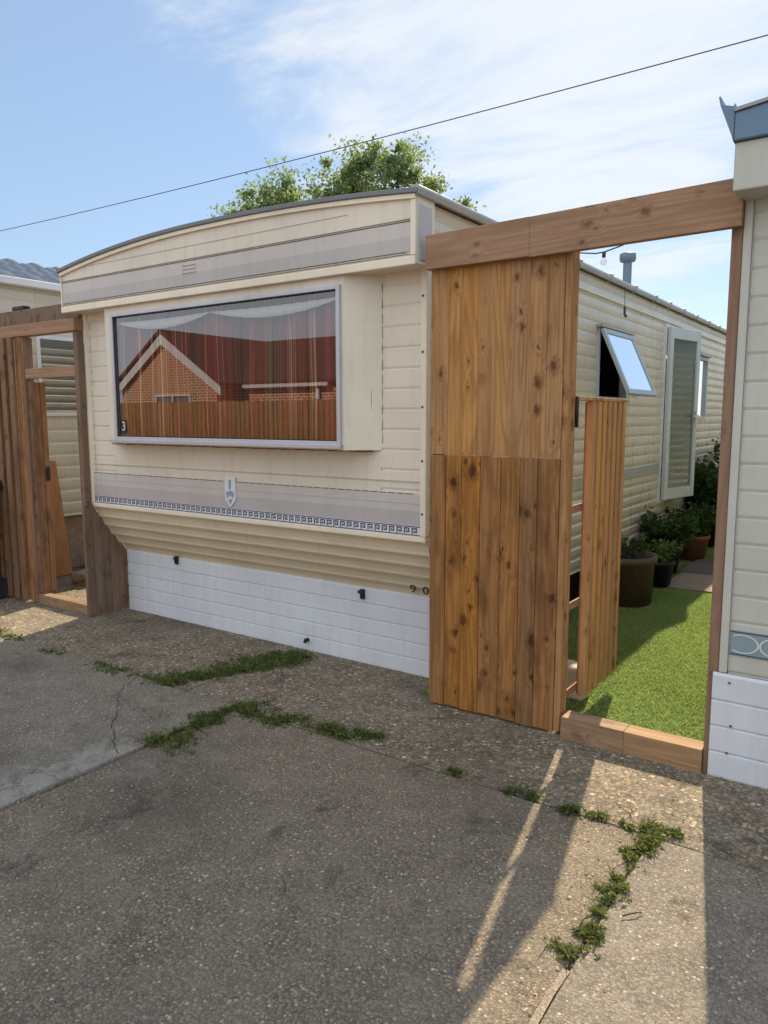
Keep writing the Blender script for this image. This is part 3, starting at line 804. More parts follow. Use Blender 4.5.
m = MB(); m.box((x1 - 0.033, FY - 0.010, 2.44), (x1 - 0.0005, FY - 0.0005, arch(x1) - 0.01)); m.build('end_trim', M['cream_trim'], fas, bevel=0.004)
m = MB(); m.box((x0 - 0.003, FY - 0.01, 2.44), (x0 + 0.01, FY - 0.0005, arch(x0) - 0.01)); m.build('end_trim', M['cream_trim'], fas, bevel=0.004)
m = MB(); m.box((x1 + 0.0005, FY + 0.02, 2.42), (x1 + 0.004, YF - 0.01, 2.70)); m.build('end_stripe', M['lavender_d'], fas)
for k in range(3):
    m = MB(); m.box((-3.99, FY - 0.010, 2.537 + k * 0.024), (-3.86, FY - 0.004, 2.543 + k * 0.024)); m.build('vent_slat', M['lavender'], fas)
# roof
m = MB()
top = [(x, arch(x) + 0.028) for x in [XL - 0.05 + (XR - XL + 0.10) * i / 40 for i in range(41)]]
bot = [(x, z - 0.026) for x, z in reversed(top)]
m.prism(top + bot, 'y', FY - 0.03, YB + 0.03)
roof = m.build('roof', M['roof'], van, bevel=0.004)
m = MB()
tr = [(x, arch(x) + 0.001) for x in xs]; br = [(x, arch(x) - 0.024) for x in reversed(xs)]
m.prism(tr + br, 'y', FY - 0.018, FY - 0.0008); m.build('roof_edge_trim', M['cream_trim'], roof, bevel=0.002)
m = MB(); m.lathe([(0.0, 0.075), (0.05, 0.073), (0.065, 0.06), (0.065, 0.04), (0.04, 0.035), (0.04, -0.06)], (-2.50, 4.05, 2.855), 20); m.build('roof_vent', M['black_plastic'], roof)
# flue through the roof
fx, fy = -2.9, 9.234
m = MB(); m.lathe([(0.050, -0.15), (0.050, 0.66)], (fx, fy, 2.80), 20)
fl = m.build('flue', M['flue'], roof)
m = MB(); m.lathe([(0.0, 0.745), (0.075, 0.74), (0.095, 0.725), (0.095, 0.66), (0.088, 0.655), (0.088, 0.64), (0.05, 0.63)], (fx, fy, 2.80), 20); m.build('flue_cap', M['flue'], fl)
# side walls
OPEN1 = (6.27, 7.08, 1.74, 2.345)      # top-hung window
DOOR = (8.38, 9.10, 0.70, 2.55)
OPEN2 = (9.88, 10.42, 1.56, 2.35)
wv = wave(0.098, 0.31, 0.013)
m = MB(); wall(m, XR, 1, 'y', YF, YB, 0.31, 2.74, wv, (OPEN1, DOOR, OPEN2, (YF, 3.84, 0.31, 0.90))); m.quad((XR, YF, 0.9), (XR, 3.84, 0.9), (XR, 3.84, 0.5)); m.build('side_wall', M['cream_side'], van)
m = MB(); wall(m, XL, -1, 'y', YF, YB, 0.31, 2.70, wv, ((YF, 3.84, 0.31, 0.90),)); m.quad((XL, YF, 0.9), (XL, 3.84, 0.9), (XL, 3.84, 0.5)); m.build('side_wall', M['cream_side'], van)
m = MB(); wall(m, YB, 1, 'x', XL, XR, 0.31, 2.75, wv); m.build('rear_wall', M['cream_side'], van)
m = MB(); m.strip([(XR - 0.04, 0.0), (XR - 0.04, 0.33)], 'y', 3.9, YB); m.strip([(XL + 0.04, 0.0), (XL + 0.04, 0.33)], 'y', 3.9, YB); m.build('underfloor_skirt', M['black_plastic'], van)
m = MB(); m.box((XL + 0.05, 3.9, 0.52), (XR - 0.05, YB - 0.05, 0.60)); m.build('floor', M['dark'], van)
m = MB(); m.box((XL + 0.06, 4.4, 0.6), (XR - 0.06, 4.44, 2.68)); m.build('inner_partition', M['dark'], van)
m = MB()
for zz in (1.0,): m.box((XR + 0.001, 4.2, zz), (XR + 0.004, 8.33, zz + 0.10)); m.box((XR + 0.001, 9.15, zz), (XR + 0.004, 15.4, zz + 0.10))
lb = m.build('printed_band', M['lattice'], van)
m = MB(); y = 4.22
while y < 8.3:
    m.quad((XR + 0.0055, y, 1.01), (XR + 0.0055, y + 0.012, 1.01), (XR + 0.0055, y + 0.052, 1.09), (XR + 0.0055, y + 0.04, 1.09))
    m.quad((XR + 0.0062, y + 0.04, 1.01), (XR + 0.0062, y + 0.052, 1.01), (XR + 0.0062, y + 0.012, 1.09), (XR + 0.0062, y, 1.09)); y += 0.055
m.build('lattice_pattern', M['pale'], lb)
# side gutter with its joint brackets
gp = [(XR + 0.002, 2.752), (XR + 0.05, 2.735), (XR + 0.062, 2.765), (XR + 0.055, 2.785), (XR + 0.002, 2.79)]
m = MB(); m.prism(gp, 'y', FY - 0.02, YB); gt = m.build('gutter', M['gutter'], van, bevel=0.006)
y = 4.6
while y < 15:
    m = MB(); m.box((XR + 0.004, y, 2.731), (XR + 0.066, y + 0.035, 2.796)); m.build('gutter_bracket', M['gutter'], gt, bevel=0.006); y += random.uniform(0.45, 0.8)
m = MB(); m.box((XR + 0.001, 4.0, 2.60), (XR + 0.016, YB, 2.61)); m.build('wall_strip', M['cream_trim'], van)
# open top-hung window
m = MB(); frame(m, 'y', XR, -0.05, 0.02, OPEN1[0], OPEN1[1], OPEN1[2], OPEN1[3], 0.035); sw = m.build('side_window', M['bluegrey'], van, bevel=0.003)
m = MB(); m.box((XR + 0.0, OPEN1[0] - 0.04, OPEN1[3] + 0.002), (XR + 0.055, OPEN1[1] + 0.05, OPEN1[3] + 0.022)); m.build('rain_hood', M['lattice'], sw)
th = R(24)
def sash_pt(y, s, off):          # s metres down the leaf from its hinge, off outward from its face
    return (XR + 0.022 + math.sin(th) * s + math.cos(th) * off, y, OPEN1[3] - 0.015 - math.cos(th) * s + math.sin(th) * off)
def sash_box(mb, y0, y1, s0, s1, o0, o1):
    mb.hexa([sash_pt(y0, s1, o0), sash_pt(y1, s1, o0), sash_pt(y1, s1, o1), sash_pt(y0, s1, o1), sash_pt(y0, s0, o0), sash_pt(y1, s0, o0), sash_pt(y1, s0, o1), sash_pt(y0, s0, o1)])
m = MB(); W = 0.045; a, b = OPEN1[0] + 0.0, OPEN1[1] - 0.0; S = 0.60
sash_box(m, a, a + W, 0, S, 0, 0.03); sash_box(m, b - W, b, 0, S, 0, 0.03); sash_box(m, a + W, b - W, 0, W, 0, 0.03); sash_box(m, a + W, b - W, S - W, S, 0, 0.03)
sf = m.build('sash', M['bluegrey'], sw, bevel=0.003)
m = MB(); m.quad(sash_pt(a + W, S - W, 0.02), sash_pt(b - W, S - W, 0.02), sash_pt(b - W, W, 0.02), sash_pt(a + W, W, 0.02)); m.build('sash_pane', M['glass_sky'], sw)
m = MB(); m.tube([(XR, b - 0.06, OPEN1[2] + 0.1), sash_pt(b - 0.06, 0.45, 0.0)], 0.006, 6); m.build('window_stay', M['alu'], sw)
# second window
m = MB(); frame(m, 'y', XR, -0.05, 0.02, *OPEN2, 0.045); w2 = m.build('side_window', M['bluegrey'], van, bevel=0.003)
m = MB(); m.quad((XR - 0.01, OPEN2[0] + .045, OPEN2[2] + .045), (XR - 0.01, OPEN2[1] - .045, OPEN2[2] + .045), (XR - 0.01, OPEN2[1] - .045, OPEN2[3] - .045), (XR - 0.01, OPEN2[0] + .045, OPEN2[3] - .045)); m.build('window_pane', M['glass_door'], w2)
m = MB(); m.box((XR, OPEN2[0] - 0.04, OPEN2[3] + 0.002), (XR + 0.055, OPEN2[1] + 0.05, OPEN2[3] + 0.022)); m.build('rain_hood', M['lattice'], w2)
# glazed door, ajar, hinged at its near edge
m = MB(); frame(m, 'y', XR, -0.05, 0.02, DOOR[0] - 0.03, DOOR[1] + 0.03, DOOR[2] - 0.03, DOOR[3] + 0.03, 0.029); dr = m.build('door_frame', M['white_frame'], van)
ta = R(12.5); ux, uy = math.sin(ta), math.cos(ta)
def leaf_pt(u, z, off): return (XR + 0.025 + ux * u + uy * off, DOOR[0] + uy * u - ux * off, z)
def leaf_box(mb, u0, u1, z0, z1, o0=0.0, o1=0.04):
    mb.hexa([leaf_pt(u0, z0, o0), leaf_pt(u1, z0, o0), leaf_pt(u1, z0, o1), leaf_pt(u0, z0, o1), leaf_pt(u0, z1, o0), leaf_pt(u1, z1, o0), leaf_pt(u1, z1, o1), leaf_pt(u0, z1, o1)])
m = MB(); LW = 0.70; W = 0.072
leaf_box(m, 0, W, DOOR[2], DOOR[3]); leaf_box(m, LW - W, LW, DOOR[2], DOOR[3]); leaf_box(m, W, LW - W, DOOR[2], DOOR[2] + 0.12); leaf_box(m, W, LW - W, DOOR[3] - 0.12, DOOR[3])
dl = m.build('door', M['pale_blue'], van, bevel=0.004)
m = MB(); m.quad(leaf_pt(W, DOOR[2] + .12, .02), leaf_pt(LW - W, DOOR[2] + .12, .02), leaf_pt(LW - W, DOOR[3] - .12, .02), leaf_pt(W, DOOR[3] - .12, .02)); m.build('door_pane', M['obscure'], dl)
m = MB(); leaf_box(m, LW - 0.065, LW - 0.035, 1.50, 1.66, 0.041, 0.05); leaf_box(m, LW - 0.16, LW - 0.035, 1.60, 1.62, 0.06, 0.075); leaf_box(m, LW - .06, LW - .04, 1.60, 1.62, .0505, .0595); m.build('door_handle', M['alu'], dl)
m = MB(); m.box((XR + 0.003, 7.38, 1.80), (XR + 0.035, 7.47, 1.89)); m.build('junction_box', M['bluegrey'], van, bevel=0.006)

# curtains and net inside the bay
def curtain(name, x0, x1, seed, label):
    r = random.Random(seed); n = 260; vs = []; us = []
    ph = r.uniform(0, 6)
    for i in range(n + 1):
        t = i / n; x = x0 + (x1 - x0) * t
        a = 0.030 + 0.010 * math.sin(3 * t + ph)
        y = 3.495 + a * math.sin(2 * math.pi * (8 * t + 0.5 * math.sin(5 * t + ph)))
        for k, z in enumerate((1.40, 1.7, 2.05, 2.36)):
            s = 1 - 0.012 * k
            vs.append((x, y + 0.006 * math.sin(9 * t + k * 2), z)); us.append(t * (x1 - x0) + seed * 0.37)
    fs = [(i * 4 + k, (i + 1) * 4 + k, (i + 1) * 4 + k + 1, i * 4 + k + 1) for i in range(n) for k in range(3)]
    me = bpy.data.meshes.new(name); me.from_pydata(vs, [], fs); me.materials.append(M['curtain'])
    at = me.attributes.new('cloth_u', 'FLOAT', 'POINT'); at.data.foreach_set('value', us)
    for p in me.polygons: p.use_smooth = True
    o = bpy.data.objects.new(name, me); COL.objects.link(o)
    md = o.modifiers.new('cloth', 'SOLIDIFY'); md.thickness = 0.002
    return tag(o, label, 'curtain', 'curtains in the bay window')
curtain('curtain', -4.95, -3.80, 3, 'striped red and brown curtain in the left half of the bay window')
curtain('curtain', -3.80, -2.55, 5, 'striped red and brown curtain in the right half of the bay window')
vs = []; fs = []; n = 80
def net(a, b, label):
    vs = []; fs = []
    for i in range(n + 1):
        t = i / n; x = a + (b - a) * t
        sag = 4 * t * (1 - t)
        zt = 2.285 - 0.01 * sag; zb = 2.279 - 0.068 * sag
        y = 3.445 + 0.004 * math.sin(t * 70)
        vs += [(x, y, zt), (x, y + 0.004, (zt + zb) / 2), (x, y, zb)]
    fs = [(i * 3 + k, (i + 1) * 3 + k, (i + 1) * 3 + k + 1, i * 3 + k + 1) for i in range(n) for k in range(2)]
    me = bpy.data.meshes.new('net_swag'); me.from_pydata(vs, [], fs); me.materials.append(M['net'])
    for p in me.polygons: p.use_smooth = True
    o = bpy.data.objects.new('net_swag', me); COL.objects.link(o)
    md = o.modifiers.new('cloth', 'SOLIDIFY'); md.thickness = 0.0015
    tag(o, label, 'net curtain', 'net swags in the bay window')
net(-4.78, -3.80, 'white net swag hanging at the top of the bay window, left of its middle')
net(-3.79, -2.70, 'white net swag hanging at the top of the bay window, right of its middle')

# ================================================================== timber gateway (panel, beam, post, threshold)
PY = 3.50
gw = thing('timber_gateway', (-1.4, PY, 0), 'tall knotty timber panel with long beam and post framing the gateway to the green turf', 'gateway', 'timber gateways')
def boards(name, x0, x1, z0, z1, y0, th, n, mat, parent, gap=0.0012, bev=0.0025):
    m = MB(); ws = [random.uniform(0.85, 1.15) for _ in range(n)]; s = sum(ws); x = x0
    for w in ws:
        d = (x1 - x0) * w / s
        dz = random.uniform(-0.006, 0.004); dy = random.uniform(0, 0.004)
        a, b = x + gap, x + d - gap
        sk = random.uniform(-0.002, 0.002)
        m.hexa([(a, y0 + dy, z0 + dz), (b, y0 + dy + sk, z0 + dz), (b, y0 + th + dy, z0 + dz), (a, y0 + th + dy, z0 + dz), (a, y0 + dy, z1), (b, y0 + dy + sk, z1), (b, y0 + th + dy, z1), (a, y0 + th + dy, z1)])
        x += d
    return m.build(name, mat, parent, bevel=bev)
boards('upper_boards', -2.125, -1.385, 1.402, 2.42, 3.478, 0.02, 8, M['wood_up'], gw, 0.0003, 0.0012)
boards('lower_boards', -2.125, -1.385, 0.004, 1.397, 3.476, 0.022, 7, M['wood_low'], gw)
m = MB(); m.box((-1.3835, 3.482, 0.01), (-1.350, 3.57, 2.42)); m.build('gate_post', M['wood_up'], gw, bevel=0.003)
m = MB(); m.box((-2.12, 3.5005, 0.02), (-2.075, 3.546, 2.40)); m.build('wall_batten', M['wood_post'], gw)
for z in (0.25, 1.30, 2.25):
    m = MB(); m.box((-2.07, 3.5025, z), (-1.386, 3.535, z + 0.09)); m.build('panel_rail', M['wood_beam'], gw)
for p in ([(-2.135, 3.43, 2.365), (-1.5505, 3.43, 2.364), (-1.5505, 3.472, 2.364), (-2.135, 3.472, 2.365), (-2.135, 3.43, 2.537), (-1.5505, 3.43, 2.547), (-1.5505, 3.472, 2.547), (-2.135, 3.472, 2.537)],
          [(-1.55, 3.4305, 2.360), (-0.6195, 3.4305, 2.374), (-0.6195, 3.4735, 2.374), (-1.55, 3.4735, 2.360), (-1.55, 3.4305, 2.546), (-0.6195, 3.4305, 2.566), (-0.6195, 3.4735, 2.566), (-1.55, 3.4735, 2.546)]):
    m = MB(); m.hexa(p); m.build('beam', M['wood_beam'], gw, bevel=0.002)
m = MB(); m.box((-0.664, 3.476, -0.02), (-0.6195, 3.56, 2.56)); m.build('post', M['wood_post'], gw, bevel=0.003)
m = MB(); m.box((-1.335, 3.455, -0.01), (-1.02, 3.56, 0.106)); m.box((-1.0192, 3.456, -0.01), (-0.666, 3.56, 0.105)); m.build('threshold', M['wood_sill'], gw, bevel=0.0025)
# open gate of upright boards on rails
gate = thing('garden_gate', (-1.33, 3.56, 0), 'low open garden gate of upright ridged boards, beside the knotty fence panel', 'gate', 'garden gates')
m = MB(); GY0, GY1, GX = 3.71, 4.275, -1.352
n = 7; pitch = (GY1 - GY0) / n
for k in range(n):
    a = GY0 + pitch * k; z0 = 0.135 + random.uniform(-0.004, 0.004)
    m.box((GX + 0.0085, a, z0), (GX + 0.044, a + pitch * 0.60, 1.68))
m.build('gate_battens', M['wood_gate'], gate, bevel=0.002)
m = MB(); m.box((GX, GY0 + 0.002, 0.14), (GX + 0.008, GY1, 1.676)); m.build('gate_boards', M['wood_old'], gate)
m = MB(); m.box((GX - 0.012, 3.572, 1.681), (GX + 0.045, GY1 + 0.004, 1.698)); m.build('top_rail', M['wood_gate'], gate, bevel=0.002)
for z in (1.12, 0.62, 0.16):
    m = MB(); m.box((GX - 0.012, 3.572, z), (GX - 0.001, 4.25, z + 0.04)); m.build('rail', M['wood_rail'], gate, bevel=0.002)
m = MB(); m.box((-1.378, 3.5705, 1.55), (-1.335, 3.578, 1.70)); m.tube([(-1.343, 3.574, 1.55), (-1.343, 3.574, 1.70)], 0.008, 8); m.build('hinge', M['black_metal'], gate)

# ================================================================== right-hand caravan
rv = thing('static_caravan', (0.95, 9, 0), 'pale static caravan at the right edge with white boarded skirting and a teal oval band', 'static caravan', 'static caravans')
RX0, RX1, RY, RB = -0.618, 2.6, 3.482, 14.0
lapR = lap(0.115, 0.475)
m = MB(); wall(m, RY, -1, 'x', RX0 + 0.036, RX1, 0.475, 2.52, lapR); m.build('front_wall', M['grey_cream'], rv)
m = MB(); m.box((RX0, RY - 0.014, 0.478), (RX0 + 0.034, RY + 0.03, 2.5)); m.build('corner_trim', M['grey_cream'], rv, bevel=0.005)
m = MB(); m.box((RX0 + 0.036, RY - 0.008, 0.50), (RX0 + 0.0378, RY - 0.001, 2.45)); m.build('trim_gap', M['lavender_d'], rv)
m = MB(); p = [(RY + 0.0, -0.06)]
for k in range(4):
    a = 0.476 * k / 4; b = 0.476 * (k + 1) / 4
    p += [(RY - 0.022, a + 0.001), (RY - 0.022, b - 0.013), (RY - 0.010, b - 0.003), (RY - 0.010, b)]
m.strip(p, 'x', RX0 - 0.02, RX1); m.quad((RX0 - 0.02, RY - 0.022, 0), (RX0 - 0.02, RY - 0.022, 0.475), (RX0 - 0.02, RY + 0.02, 0.475), (RX0 - 0.02, RY + 0.02, 0))
m.build('skirting', M['white'], rv)
for x, z in ((RX0 + 0.045, 0.440), (RX0 + 0.06, 0.245), (RX0 + 0.05, 0.118), (RX0 + 0.9, 0.245)):
    m = MB(); m.box((x, RY - 0.027, z - 0.004), (x + 0.009, RY - 0.0222, z + 0.004)); m.build('screw_head', M['line'], rv)
m = MB(); m.box((RX0 + 0.041, RY - 0.005, 0.563), (RX1, RY - 0.002, 0.675)); tb = m.build('printed_band', M['teal'], rv)
m = MB(); m.box((RX0 + 0.041, RY - 0.0075, 0.567), (RX1, RY - 0.0055, 0.571)); m.box((RX0 + 0.041, RY - 0.0075, 0.667), (RX1, RY - 0.0055, 0.671))
m.build('band_edges', M['navy'], tb)
m = MB(); x = RX0 + 0.02
while x < RX1 - 0.2:
    n = 28
    cx, cz = x + 0.07, 0.619
    for k in range(n):
        a, b = 2 * math.pi * k / n, 2 * math.pi * (k + 1) / n
        if cx + math.cos(a) * 0.064 < RX0 + 0.042 or cx + math.cos(b) * 0.064 < RX0 + 0.042: continue
        q = lambda t, r: (cx + math.cos(t) * 0.066 * r, RY - 0.0085, cz + math.sin(t) * 0.043 * r)
        m.quad(q(a, 1), q(b, 1), q(b, 0.86), q(a, 0.86))
    x += 0.130
m.build('oval_pattern', M['pale'], tb)
m = MB(); RFY = 3.30
m.box((RX0 - 0.018, RFY, 2.478), (RX1, RY + 0.03, 2.66)); rf = m.build('fascia', M['grey_cream'], rv, bevel=0.006)
def rarch(x): return 2.765 + 0.10 * (1 - ((x - 1.0) / 1.65) ** 2)
m = MB(); rx = [RX0 - 0.02 + (RX1 - RX0 + 0.04) * i / 24 for i in range(25)]
m.prism([(x, rarch(x)) for x in rx] + [(RX1 + 0.02, 2.662), (RX0 - 0.02, 2.662)], 'y', RFY - 0.02, RB); rr = m.build('roof', M['slate'], rv, bevel=0.005)
m = MB(); m.prism([(x, rarch(x) + 0.014) for x in rx] + [(x, rarch(x) + 0.001) for x in reversed(rx)], 'y', RFY - 0.03, RB + 0.02); m.build('roof_sheet', M['gutter'], rr)
# gutter seen end on
gx = RX0 - 0.0215
gprof = [(gx, 2.66), (gx - 0.010, 2.69), (gx - 0.052, 2.80), (gx - 0.060, 2.835), (gx - 0.054, 2.837), (gx - 0.046, 2.803), (gx - 0.02, 2.795), (gx - 0.006, 2.79), (gx, 2.80)]
m = MB(); m.prism(gprof, 'y', RFY - 0.02, RB); m.build('gutter', M['slate'], rv)
m = MB(); wall(m, RX0 + 0.002, -1, 'y', RY + 0.03, RB, 0.3, 2.66, wave(0.098, 0.3, 0.012)); m.build('side_wall', M['cream_side'], rv)
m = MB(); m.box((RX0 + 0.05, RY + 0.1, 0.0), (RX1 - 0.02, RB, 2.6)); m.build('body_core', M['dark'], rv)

# ================================================================== left side: fence, gate, neighbour
lf = thing('timber_gateway', (-6.1, PY, 0), 'weathered fence of narrow upright boards with two stacked beams, left of the bay window', 'gateway', 'timber gateways')
m = MB(); x = -8.6; k = 0
while x < -6.21:
    w = 0.062 + random.uniform(-0.006, 0.006); d = (0.034 if k % 2 else 0.0) + random.uniform(0, 0.006)
    e = 0.014 if k % 2 == 0 else 0.0; m.box((x - e, PY - 0.02 - d, 0.01), (x + w + e, PY + 0.004 - d, 2.27)); x += w + 0.001; k += 1
m.build('fence_boards', M['wood_old'], lf, bevel=0.002)
m = MB(); m.box((-6.205, PY - 0.015, 0.0), (-6.125, PY + 0.075, 2.27)); m.build('gate_post', M['wood_post'], lf, bevel=0.004)
m = MB(); m.box((-5.405, PY - 0.01, 0.0), (-5.352, PY + 0.05, 2.27)); m.build('post', M['wood_grey'], lf, bevel=0.004)
m = MB(); m.box((-8.6, PY - 0.03, 2.272), (-5.352, PY + 0.06, 2.368)); m.build('lower_beam', M['wood_beam'], lf, bevel=0.005)
m = MB(); m.box((-8.6, PY + 0.03, 2.37), (-5.37, PY + 0.12, 2.50)); m.build('upper_beam', M['wood_grey'], lf, bevel=0.005)
m = MB(); m.box((-6.1245, PY - 0.006, 1.925), (-5.407, PY + 0.04, 2.005)); m.build('transom', M['wood_beam'], lf, bevel=0.003)
m = MB(); m.box((-6.1245, PY - 0.005, -0.01), (-5.407, PY + 0.08, 0.075)); m.build('threshold', M['wood_sill'], lf, bevel=0.004)
lg = thing('garden_gate', (-6.1, PY + 0.06, 0), 'narrow timber gate standing open inside the left gateway, reaching up to the transom', 'gate', 'garden gates')
m = MB(); y = PY + 0.01
for k in range(3):
    m.box((-6.118, y, 0.09), (-6.118 + (0.034 if k != 1 else 0.024), y + 0.044, 1.90)); y += 0.046
m.build('gate_boards', M['wood_old'], lg, bevel=0.002)
for z in (0.3, 1.6):
    m = MB(); m.box((-6.124, PY + 0.012, z), (-6.119, PY + 0.14, z + 0.07)); m.build('rail', M['wood_rail'], lg)
m = MB(); m.box((-6.0835, PY + 0.106, 1.06), (-6.071, PY + 0.14, 1.18)); m.build('latch', M['black_metal'], lg, bevel=0.002)
# boards closing the end of the sloping belly
m = MB()
def belly_y(z):
    t = (0.893 - z) / 0.393
    return 3.56 + 0.275 * max(0, min(1, t)) ** 1.25
ys = [3.46, 3.535, 3.61, 3.68, 3.75, 3.83]
sb = thing('timber_end_panel', (-5.35, 3.65, 0), 'grey weathered boards closing the end of the sloping belly, beside the white skirting', 'end panel')
for a, b in zip(ys, ys[1:]):
    def topz(y):
        if y < 3.56: return 0.915
        t = ((y - 3.56) / 0.275) ** 0.8; return 0.893 - 0.393 * t - 0.01
    m.hexa([(-5.349, a, 0), (-5.327, a, 0), (-5.327, b - 0.002, 0), (-5.349, b - 0.002, 0), (-5.349, a, topz(a)), (-5.327, a, topz(a)), (-5.327, b - 0.002, topz(b)), (-5.349, b - 0.002, topz(b))])
m.build('board_panel', M['wood_grey'], sb, bevel=0.002)
m = MB(); m.box((-5.325, 3.812, 0.0), (-5.30, 3.84, 0.49)); m.build('edge_batten', M['wood_grey'], sb, bevel=0.002)
m = MB(); m.box((-6.34, PY + 0.035, 2.502), (-6.16, PY + 0.10, 2.535)); 
sl = m.build('solar_lamp', M['black_plastic'], bevel=0.006)
tag(sl, 'small flat black fitting lying on the upper beam of the left fence', 'lamp')

lv = thing('static_caravan', (-8.7, 8, 0), 'cream static caravan with dark tiled roof, seen through the left gateway', 'static caravan', 'static caravans')
LX, LY0, LY1 = -7.2, 3.62, 15.0
WN = (4.24, 5.5, 1.62, 2.42)
m = MB(); wall(m, LX, 1, 'y', LY0, LY1, 0.575, 2.86, wave(0.125, 0.575, 0.012), (WN,)); wall(m, LY0, -1, 'x', -10.4, LX, 0.575, 2.86, wave(0.125, 0.575, 0.012)); m.build('wall', M['cream_side'], lv)
m = MB(); frame(m, 'y', LX, -0.04, 0.018, *WN, 0.035); nw = m.build('window', M['white_frame'], lv)
m = MB(); m.quad((LX, WN[0] + .03, WN[2] + .03), (LX, WN[1] - .03, WN[2] + .03), (LX, WN[1] - .03, WN[3] - .03), (LX, WN[0] + .03, WN[3] - .03)); m.build('window_pane', M['glass_sky'], nw)
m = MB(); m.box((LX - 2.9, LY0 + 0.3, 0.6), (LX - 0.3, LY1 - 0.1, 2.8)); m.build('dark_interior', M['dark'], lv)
m = MB(); m.box((LX - 3.1, LY0 + 0.15, 0.0), (LX - 0.06, LY1, 0.57)); m.build('base_wall', M['block'], lv)
m = MB(); m.box((LX - 0.04, LY0 - 0.06, 2.862), (LX + 0.10, LY1, 2.935)); m.box((LX - 3.3, LY0 - 0.06, 2.862), (LX - 0.0405, LY0 + 0.08, 2.935)); m.build('gutter', M['white_frame'], lv, bevel=0.01)
# pressed tile roof: stepped waves
m = MB(); NYr, NXr = 150, 16
idx = len(m.v)
for i in range(NXr + 1):
    for j in range(NYr + 1):
        y = LY0 - 0.08 + (LY1 - LY0 + 0.1) * j / NYr; s = i / NXr
        xx = LX + 0.09 - 1.72 * s; step = (s * 5) % 1.0
        m.v.append((xx, y, 2.94 + 0.50 * s + 0.045 * step - 0.02 + 0.022 * math.sin(y * 2 * math.pi / 0.30)))
for i in range(NXr + 1):       # far slope
    for j in range(NYr + 1):
        y = LY0 - 0.08 + (LY1 - LY0 + 0.1) * j / NYr; s = i / NXr
        xx = LX - 3.31 + 1.68 * s; step = (s * 5) % 1.0
        m.v.append((xx, y, 2.94 + 0.50 * s + 0.045 * step - 0.02 + 0.022 * math.sin(y * 2 * math.pi / 0.30)))
for i in range(2 * NXr + 1):
    if i == NXr: continue
    for j in range(NYr):
        a = idx + i * (NYr + 1) + j; m.f.append((a, a + 1, a + NYr + 2, a + NYr + 1)); m.s.append(True)
m.build('roof', M['roof_tile'], lv)
m = MB(); m.prism([(LX - 3.2, 2.861), (LX, 2.861), (LX, 2.93), (LX - 1.62, 3.40), (LX - 3.2, 2.93)], 'y', LY0 + 0.001, LY0 + 0.05); m.build('gable_end', M['cream_side'], lv)

pk = thing('loose_plank', (-7.0, 4.3, 0), 'orange brown wide plank leaning behind the narrow left gate', 'plank')
m = MB(); m.hexa([(-6.99, 4.10, 0.0), (-6.95, 4.13, 0.0), (-6.98, 4.37, 0.0), (-7.02, 4.36, 0.0), (-7.19, 4.08, 1.16), (-7.15, 4.11, 1.16), (-7.145, 4.35, 1.16), (-7.185, 4.34, 1.16)])
m.build('plank_board', M['plank'], pk, bevel=0.003)
def rock(name, c, s, seed, mat, label, cat, group=None):
    r = random.Random(seed); bm = bmesh.new(); bmesh.ops.create_cube(bm, size=1.0)
    bmesh.ops.subdivide_edges(bm, edges=bm.edges, cuts=2, use_grid_fill=True)
    for v in bm.verts:
        v.co = Vector((v.co.x * s[0], v.co.y * s[1], v.co.z * s[2])) * (1 - 0.10 * (v.co.length - 0.5)) + Vector((r.uniform(-1, 1) * s[0], r.uniform(-1, 1) * s[1], r.uniform(-1, 1) * s[2])) * 0.06
    me = bpy.data.meshes.new(name); bm.to_mesh(me); bm.free(); me.materials.append(mat)
    o = bpy.data.objects.new(name, me); COL.objects.link(o); o.location = (c[0], c[1], c[2] + s[2] / 2)
    md = o.modifiers.new('bevel', 'BEVEL'); md.width = min(s) * 0.12; md.segments = 2; md.limit_method = 'ANGLE'
    return tag(o, label, cat, group)
rock('concrete_block', (-6.45, 4.22, -0.02), (0.30, 0.22, 0.13), 1, M['block'], 'left one of two rough concrete blocks behind the left threshold', 'block', 'concrete blocks')
rock('concrete_block', (-6.22, 4.50, -0.02), (0.34, 0.24, 0.14), 2, M['block'], 'right one of two rough concrete blocks, close to the caravan end', 'block', 'concrete blocks')

# wheelie bin at the left edge
wb = thing('wheelie_bin', (-6.75, 3.12, 0), 'black wheelie bin standing against the left fence at the photo edge', 'bin')
m = MB(); m.hexa([(-6.95, 2.95, 0.05), (-6.56, 2.95, 0.05), (-6.56, 3.36, 0.05), (-6.95, 3.36, 0.05), (-7.0, 2.90, 0.98), (-6.50, 2.90, 0.98), (-6.50, 3.42, 0.98), (-7.0, 3.42, 0.98)])
m.build('bin_body', M['black_plastic'], wb, bevel=0.015)
m = MB(); m.hexa([(-7.03, 2.86, 0.982), (-6.475, 2.86, 0.982), (-6.475, 3.44, 0.982), (-7.03, 3.44, 0.982), (-7.0, 2.92, 1.04), (-6.51, 2.92, 1.04), (-6.51, 3.44, 1.06), (-7.0, 3.44, 1.06)]); m.build('bin_lid', M['black_plastic'], wb, bevel=0.01)
for x in (-6.97, -6.55):
    m = MB(); m.tube([(x - 0.02, 3.36, 0.10), (x + 0.03, 3.36, 0.10)], 0.10, 18); m.build('wheel', M['rubber'], wb)
m = MB(); m.tube([(-6.93, 3.47, 1.0), (-6.58, 3.47, 1.0)], 0.016, 8); m.build('handle', M['black_plastic'], wb)

